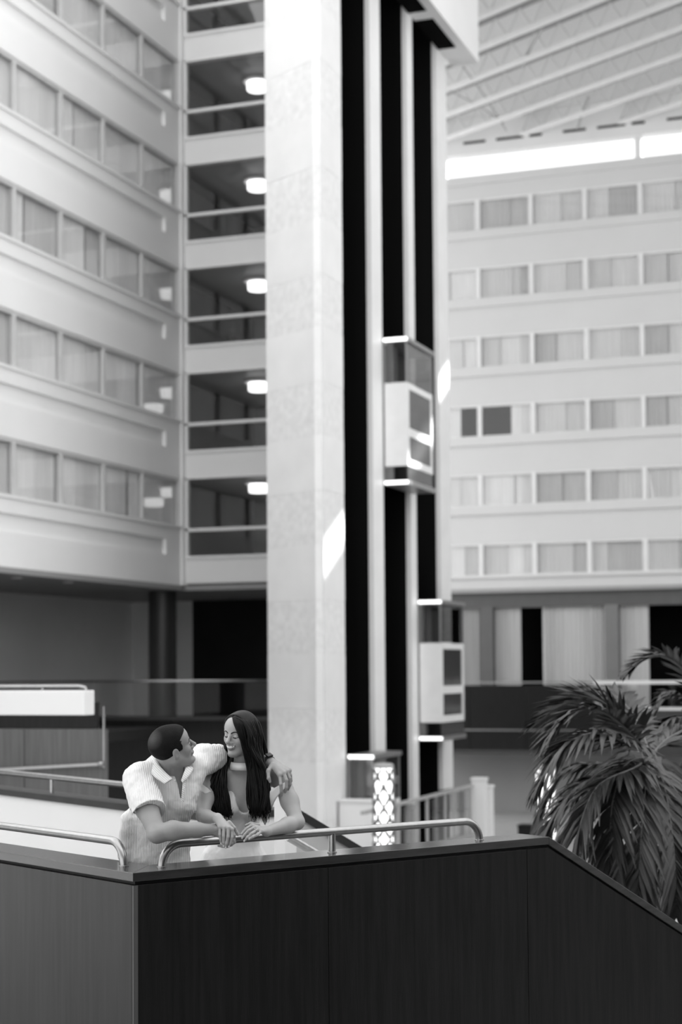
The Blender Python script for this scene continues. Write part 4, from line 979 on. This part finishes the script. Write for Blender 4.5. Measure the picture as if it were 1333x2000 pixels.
# watch on the hand at her shoulder
wd = (kn[1]-Lwr)/np.linalg.norm(kn[1]-Lwr); wc = Lwr+wd*.002; s1 = np.cross(wd, [0,-.5,1]); s1 /= np.linalg.norm(s1); s2 = np.cross(wd, s1)
b = MB(); n = 28
for i in range(n):
    a = 2*math.pi*i/n; d_ = s1*math.cos(a)+s2*math.sin(a); r0 = .0285
    for (w_, r_) in ((-.011,r0),(-.011,r0+.004),(.011,r0+.004),(.011,r0)): b.v.append(Vector(wc+wd*w_+d_*r_))
for i in range(n):
    j = (i+1)%n
    for q in range(4): b.f.append((4*i+q, 4*i+(q+1)%4, 4*j+(q+1)%4, 4*j+q))
wt = small('watch_strap', b, BLKM, man_o)
up_ = s2 if s2[2] > 0 else -s2
fc = wc+up_*.034+s1*0; b = MB(); b.slab([Vector(fc+wd*x+s1*y) for x,y in ((-.017,-.015),(.017,-.015),(.017,.015),(-.017,.015))], Vector(up_*.009)); small('watch_case', b, BLKM, wt, False)

# ---------------- the woman
WH = Frame(pl(469, 1434, 8.93), (-.56, -.82, -.13), (.04, -.10, .99), .93)
wh = head(WH, False)
Wsr = pl(407,1516,8.95); Wer = pl(397,1594,8.76); Wwr = pl(425,1598,8.49)
Wsl = pl(549,1521,9.0); Wel = pl(581,1606,8.84); Wwl = pl(521,1624,8.665)
wt_ = [ell(pl(472,1548,9.01), (.135,.095,.13), .05), ell(pl(465,1620,9.03), (.112,.085,.15), .05), ell(pl(458,1690,9.07), (.155,.12,.12), .05),
       rcone(pl(420,1516,8.98), pl(536,1518,9.02), .048, .048, .05), rcone(pl(474,1510,8.99), WH(-.025,0,-.06), .050, .045, .03),
       ell(pl(446,1578,8.935), (.052,.05,.052), .03), ell(pl(498,1578,8.945), (.052,.05,.052), .03), rcone(pl(472,1502,8.97), pl(440,1512,8.95), .02,.018,.03), rcone(pl(478,1502,8.97), pl(515,1512,8.96), .02,.018,.03)]
wa = chain([(Wsr,.048),(pl(401,1560,8.86),.042),(Wer,.035)], .03) + chain([(Wer,.035),(pl(405,1596,8.66),.036),(Wwr,.023)], .015)
wa += chain([(Wsl,.050),(pl(566,1565,8.92),.045),(Wel,.037)], .03) + chain([(Wel,.037),(pl(562,1612,8.79),.041),(Wwl,.024)], .02)
kR = [pl(430,1615,8.445), pl(438,1616,8.43), pl(446,1617,8.43), pl(453,1620,8.44)]
whR = [rcone(Wwr, q, .020, .0105, .012) for q in kR] + [rcone(kR[0], kR[3], .009, .009, .01)] + fingers([
    [(kR[0],.0088),(pl(430,1630,8.435),.008),(pl(431,1640,8.44),.007),(pl(432,1647,8.45),.006)],
    [(kR[1],.0090),(pl(437,1633,8.42),.0083),(pl(437,1645,8.425),.0072),(pl(437,1652,8.435),.006)],
    [(kR[2],.0090),(pl(445.5,1634,8.42),.0083),(pl(443,1647,8.425),.0072),(pl(441,1655,8.435),.006)],
    [(kR[3],.0085),(pl(453.5,1635,8.43),.008),(pl(451,1646,8.435),.007),(pl(447.5,1653,8.44),.0058)]], .003) + chain([(pl(448,1606,8.47),.011),(pl(458,1617,8.465),.009),(pl(463,1626,8.47),.0075),(pl(465,1631,8.475),.006)], .006)
kL = [pl(492,1612,8.665), pl(499,1615,8.635), pl(505,1619,8.615), pl(511,1624,8.605)]
whL = [rcone(Wwl, q, .020, .010, .012) for q in kL] + [rcone(kL[0], kL[3], .009, .009, .01)] + fingers([
    [(kL[0],.0086),(pl(482,1618,8.64),.008),(pl(476,1624,8.625),.0068),(pl(473,1628,8.615),.006)],
    [(kL[1],.0088),(pl(486,1622,8.60),.008),(pl(478,1630,8.585),.007),(pl(474,1636,8.575),.006)],
    [(kL[2],.0088),(pl(492,1628,8.575),.008),(pl(483,1636,8.56),.007),(pl(478,1642,8.555),.006)],
    [(kL[3],.0082),(pl(502,1631,8.575),.0075),(pl(494,1635,8.565),.0065),(pl(488,1638,8.56),.0056)]], .003) + chain([(pl(505,1611,8.69),.010),(pl(490,1608,8.70),.0085),(pl(480,1612,8.69),.007)], .006)
woman = wt_ + wa + whR + whL + wh
hc2 = WH(0,0,0)
boxes = [(np.array([pl(380,1600,8.8)[0], pl(450,1600,8.36)[1], .80]), np.array([pl(600,1600,8.7)[0], pl(450,1600,9.25)[1], pl(470,1380,8.9)[2]]), .005),
         (hc2-[.14,.14,.15], hc2+[.14,.14,.14], .0024), bx(kR+[Wwr, pl(432,1657,8.44), pl(466,1632,8.47)], .018)+(.0024,), bx(kL+[Wwl, pl(473,1644,8.56)], .018)+(.0024,)]
V, Q = blend_mesh(woman, boxes)
wo = np_obj('person', V, Q, SKW); relax(wo, 2, .4)
tag(wo, 'smiling woman with long dark hair and a white dress leaning on the rail', 'person', 'couple at the rail')
bvh = BVHTree.FromPolygons([Vector(v) for v in V], Q.tolist())
for s in (-1,1):
    patch(WH, bvh, [(s*.011,.017,.025),(s*.024,.024,.032),(s*.037,.027,.033),(s*.051,.019,.023)], BROW, 'eyebrow', wo)
    patch(WH, bvh, [(s*.017,-.004,.000),(s*.026,-.008,-.001),(s*.037,-.008,-.001),(s*.049,-.003,.003)], LASH, 'lashes', wo)
patch(WH, bvh, [(-.029,-.049,-.047),(-.018,-.057,-.048),(0,-.060,-.049),(.018,-.057,-.048),(.029,-.049,-.047)], LIPM, 'upper_lip', wo)
patch(WH, bvh, [(-.030,-.051,-.047),(-.018,-.064,-.052),(0,-.068,-.054),(.018,-.064,-.052),(.030,-.051,-.047)], LASH, 'mouth', wo, .0006, thick=.0002)
patch(WH, bvh, [(-.026,-.0545,-.0500),(-.014,-.0625,-.0520),(0,-.0655,-.0530),(.014,-.0625,-.0520),(.026,-.0545,-.0500)], TEETH, 'teeth', wo, .0022, thick=.0006)
patch(WH, bvh, [(-.029,-.056,-.053),(-.015,-.072,-.0645),(0,-.076,-.0675),(.015,-.072,-.0645),(.029,-.056,-.053)], LIPM, 'lower_lip', wo, .0016, thick=.0018)
# dress
ds = [ell(pl(472,1560,9.01), (.143,.103,.12), .04), ell(pl(465,1620,9.03), (.119,.092,.15), .05), ell(pl(458,1690,9.07), (.17,.13,.13), .06),
      ell(pl(446,1578,8.932), (.059,.056,.057), .03), ell(pl(498,1578,8.942), (.059,.056,.057), .03),
      rcone(pl(455,1690,9.08), [pl(455,1690,9.1)[0], pl(455,1690,9.1)[1], .12], .16, .28, .08)]
for i in range(9):                                            # skirt folds
    a = R(200+18*i); q = np.array([math.cos(a), math.sin(a), 0])
    ds.append(rcone(pl(458,1668,9.06)+q*[.13,.10,0], np.array([pl(455,1690,9.1)[0], pl(455,1690,9.1)[1], .1])+q*.29, .012, .03, .03))
su = [dict(t='w', a=pl(474,1500,8.9), b=pl(476,1578,8.9), ra=.075, rb=.030, k=.006, op='s', y0=pl(470,1550,8.6)[1], y1=pl(470,1550,9.0)[1]),
      rcone(pl(400,1520,8.95), pl(418,1556,8.93), .07, .045, .01, 's'), rcone(pl(550,1520,9.0), pl(527,1556,8.98), .07, .045, .01, 's'),
      dict(t='h', p=pl(470,1542,9.0), n=np.array([0,-.25,-.97]), k=.006, op='s')]
V6, Q6 = blend_mesh(ds+su, [(np.array([pl(465,1600,9)[0]-.36, pl(465,1600,9.05)[1]-.42, .02]), np.array([pl(465,1600,9)[0]+.36, pl(465,1600,9.05)[1]+.40, 1.42]), .006)])
dso = np_obj('dress', V6, Q6, DRESS, wo); relax(dso, 2, .4); crumple(dso, .012, .06)
STRAP = mat('white_satin_strap', .86, .5, var=.03)
# choker band and the two off-shoulder bands
nc = pl(472,1496,8.96)
def band(name, c, r0, z0, z1, tilt, parent, n=30, ry=1.0):
    m = MB()
    for i in range(n):
        a = 2*math.pi*i/n; d_ = np.array([math.cos(a), math.sin(a)*ry, 0])
        zt_ = tilt*math.cos(a)
        for (z, r_) in ((z0,r0*1.10),(z0,r0*1.22),((z0+z1)/2,r0*1.2),(z1,r0*1.08),(z1,r0*.97)): m.v.append(Vector(c + d_*r_ + [0,0,z+zt_]))
    for i in range(n):
        j = (i+1)%n
        for q in range(5): m.f.append((5*i+q, 5*j+q, 5*j+(q+1)%5, 5*i+(q+1)%5))
    return small(name, m, STRAP, parent)
band('choker', nc, .052, -.021, .019, -.002, dso)
ribbon('arm_band', [pl(383,1530,8.93), pl(392,1530,8.85), pl(404,1538,8.835), pl(416,1549,8.86), pl(428,1558,8.92)], [pl(383,1541,8.92), pl(392,1545,8.84), pl(404,1553,8.825), pl(413,1562,8.85), pl(428,1572,8.91)], STRAP, dso, .004)
ribbon('arm_band', [pl(500,1580,8.87), pl(517,1556,8.875), pl(532,1542,8.88), pl(547,1533,8.90), pl(560,1526,8.94)], [pl(518,1612,8.93), pl(530,1582,8.90), pl(538,1563,8.885), pl(549,1547,8.89), pl(563,1534,8.93)], STRAP, dso, .004)
# hair: scalp shell plus many long wavy locks
F, l, h_ = field(head(WH, False)[:2], hc2-[.15,.15,.15], hc2+[.15,.15,.16], .003, .010)
G = np.stack(np.meshgrid(*[l[i]+h_*np.arange(F.shape[i]) for i in range(3)], indexing='ij'), -1) - WH.c
gf = G@WH.f/WH.k; gu = G@WH.u/WH.k; gs = np.abs(G@WH.s)/WH.k
hl_ = np.interp(gu, [-.12,-.05,.0,.04,.07,.09,.13], [.0,.015,.030,.044,.050,.048,.05]) - np.where((gu > .05) & (gu < .1), .008*np.clip(1-gs/.045, 0, 1), 0)
V7, Q7 = nets(np.maximum(F, gf-hl_).astype(np.float32), l, h_)
ho = np_obj('hair', V7, Q7, HAIRW, wo); relax(ho, 2)
lk = MB(); rnd = random.Random(5)
def lock(ps, r, seg=6, n=30, wav=.012):
    ph = rnd.uniform(0,6.28); c = bez([Vector(p) for p in ps], n); out = []
    for i, q in enumerate(c):
        t = i/n; w_ = wav*max(0,(t-.3))*1.6; out.append(q+Vector((math.sin(ph+t*13)*w_, math.cos(ph*1.7+t*11)*w_*.6, 0)))
    lk.tube(out, [r*(.55+.6*math.sin(math.pi*min(1,.15+.8*i/n)))*(1 if i < n*.8 else max(.08,(n-i)/(n*.2))) for i in range(n+1)], seg)
L_ = WH
jt = lambda p, a: np.array(p)+np.array([rnd.gauss(0,a), rnd.gauss(0,a*.7), rnd.gauss(0,a*.5)])
for i in range(95):                                           # viewer's left side: over her right temple, then in front of the shoulder
    t = rnd.random(); f0 = .055-.13*t
    top = L_(f0, -.006, .118-.25*(f0-(-.01))**2*8); s1_ = L_(f0*.75-.0, -.058-.008*rnd.random(), .085); s2_ = L_(.030-.09*t, -.084-.008*rnd.random(), .02)
    s3_ = L_(.022-.07*t, -.086-.012*rnd.random(), -.07)
    xx = rnd.uniform(-1,1); yb = rnd.uniform(1575,1612)
    lock([top, s1_, s2_, s3_, jt(pl(428+13*xx,1520,8.90-.02*rnd.random()), .003), jt(pl(426+19*xx,1560,8.865), .004), jt(pl(430+22*xx,1590,8.86), .004), jt(pl(434+22*xx,yb,8.865), .004)], rnd.uniform(.0035,.007))
for i in range(115):                                           # viewer's right side
    t = rnd.random(); f0 = .060-.14*t
    top = L_(f0, .004, .118-.25*(f0-(-.01))**2*8); s1_ = L_(f0*.8+.004, .060+.010*rnd.random(), .085); s2_ = L_(.050-.11*t, .088+.012*rnd.random(), .02)
    s3_ = L_(.044-.10*t, .088+.022*rnd.random(), -.06)
    xx = rnd.uniform(-1,1); yb = rnd.uniform(1580,1608)
    lock([top, s1_, s2_, s3_, jt(pl(504+17*xx,1508,8.90-.02*rnd.random()), .003), jt(pl(505+20*xx,1550,8.875), .004), jt(pl(506+17*xx,1580,8.87), .004), jt(pl(508+16*xx,yb,8.88), .004)], rnd.uniform(.0035,.0072))
for i in range(60):                                           # front curtain of hair over her left cheek
    t = rnd.random(); xx = -1+1.1*t; yb = rnd.uniform(1570,1606)
    lock([L_(.070-.04*t, .004, .108+.012*t), L_(.086-.035*t, .026+.034*t, .078+.008*t), L_(.083-.03*t, .055+.024*t, .015), L_(.066-.02*t, .069+.014*t, -.05), jt(pl(494+10*xx,1496,8.88), .003), jt(pl(500+16*xx,1545,8.865), .004), jt(pl(503+15*xx,1580,8.865), .004), jt(pl(505+14*xx,yb,8.875), .004)], rnd.uniform(.003,.006))
for i in range(50):                                           # back
    t = rnd.uniform(-1,1); top = L_(-.04, .02*t, .122); s1_ = L_(-.105, .05*t, .06); s2_ = L_(-.115, .075*t, -.03)
    xx = 480+45*t
    lock([top, s1_, s2_, jt(pl(xx,1490,9.06), .005), jt(pl(xx,1530,9.11), .006), jt(pl(xx,rnd.uniform(1560,1600),9.13), .006)], .008)
lo_ = small('locks', lk, HAIRW, ho); lo_['kind'] = 'stuff'
# ring and nails
rp = (kL[2]*.55+pl(492,1628,8.575)*.45); rdv = pl(492,1628,8.575)-kL[2]; rdv /= np.linalg.norm(rdv); a1_ = np.cross(rdv,[0,0,1]); a1_ /= np.linalg.norm(a1_); a2_ = np.cross(rdv,a1_)
b = MB(); b.tube([Vector(rp+(a1_*math.cos(i*.5236)+a2_*math.sin(i*.5236))*.0092) for i in range(13)], .0013, 6); rg = small('ring', b, STEEL, wo)
up2 = a2_ if a2_[2] > 0 else -a2_
b = MB(); b.lathe(Vector(rp+up2*.0095), [(.001,0),(.0035,.002),(.0025,.004),(.0005,.0045)], 8); small('gem', b, TEETH, rg)
for q in ((pl(432,1648,8.443)),(pl(437,1653,8.428)),(pl(441,1656,8.428)),(pl(447.5,1654,8.434)),(pl(473,1637,8.57)),(pl(477,1643,8.55)),(pl(487,1639,8.555)),(pl(472,1629,8.61))):
    V8, Q8 = blend_mesh([ell(q+[0,-.002,.001], (.0042,.0026,.0065), .003)], [(q-.012, q+.012, .0015)]); np_obj('nail', V8, Q8, NAIL, wo)
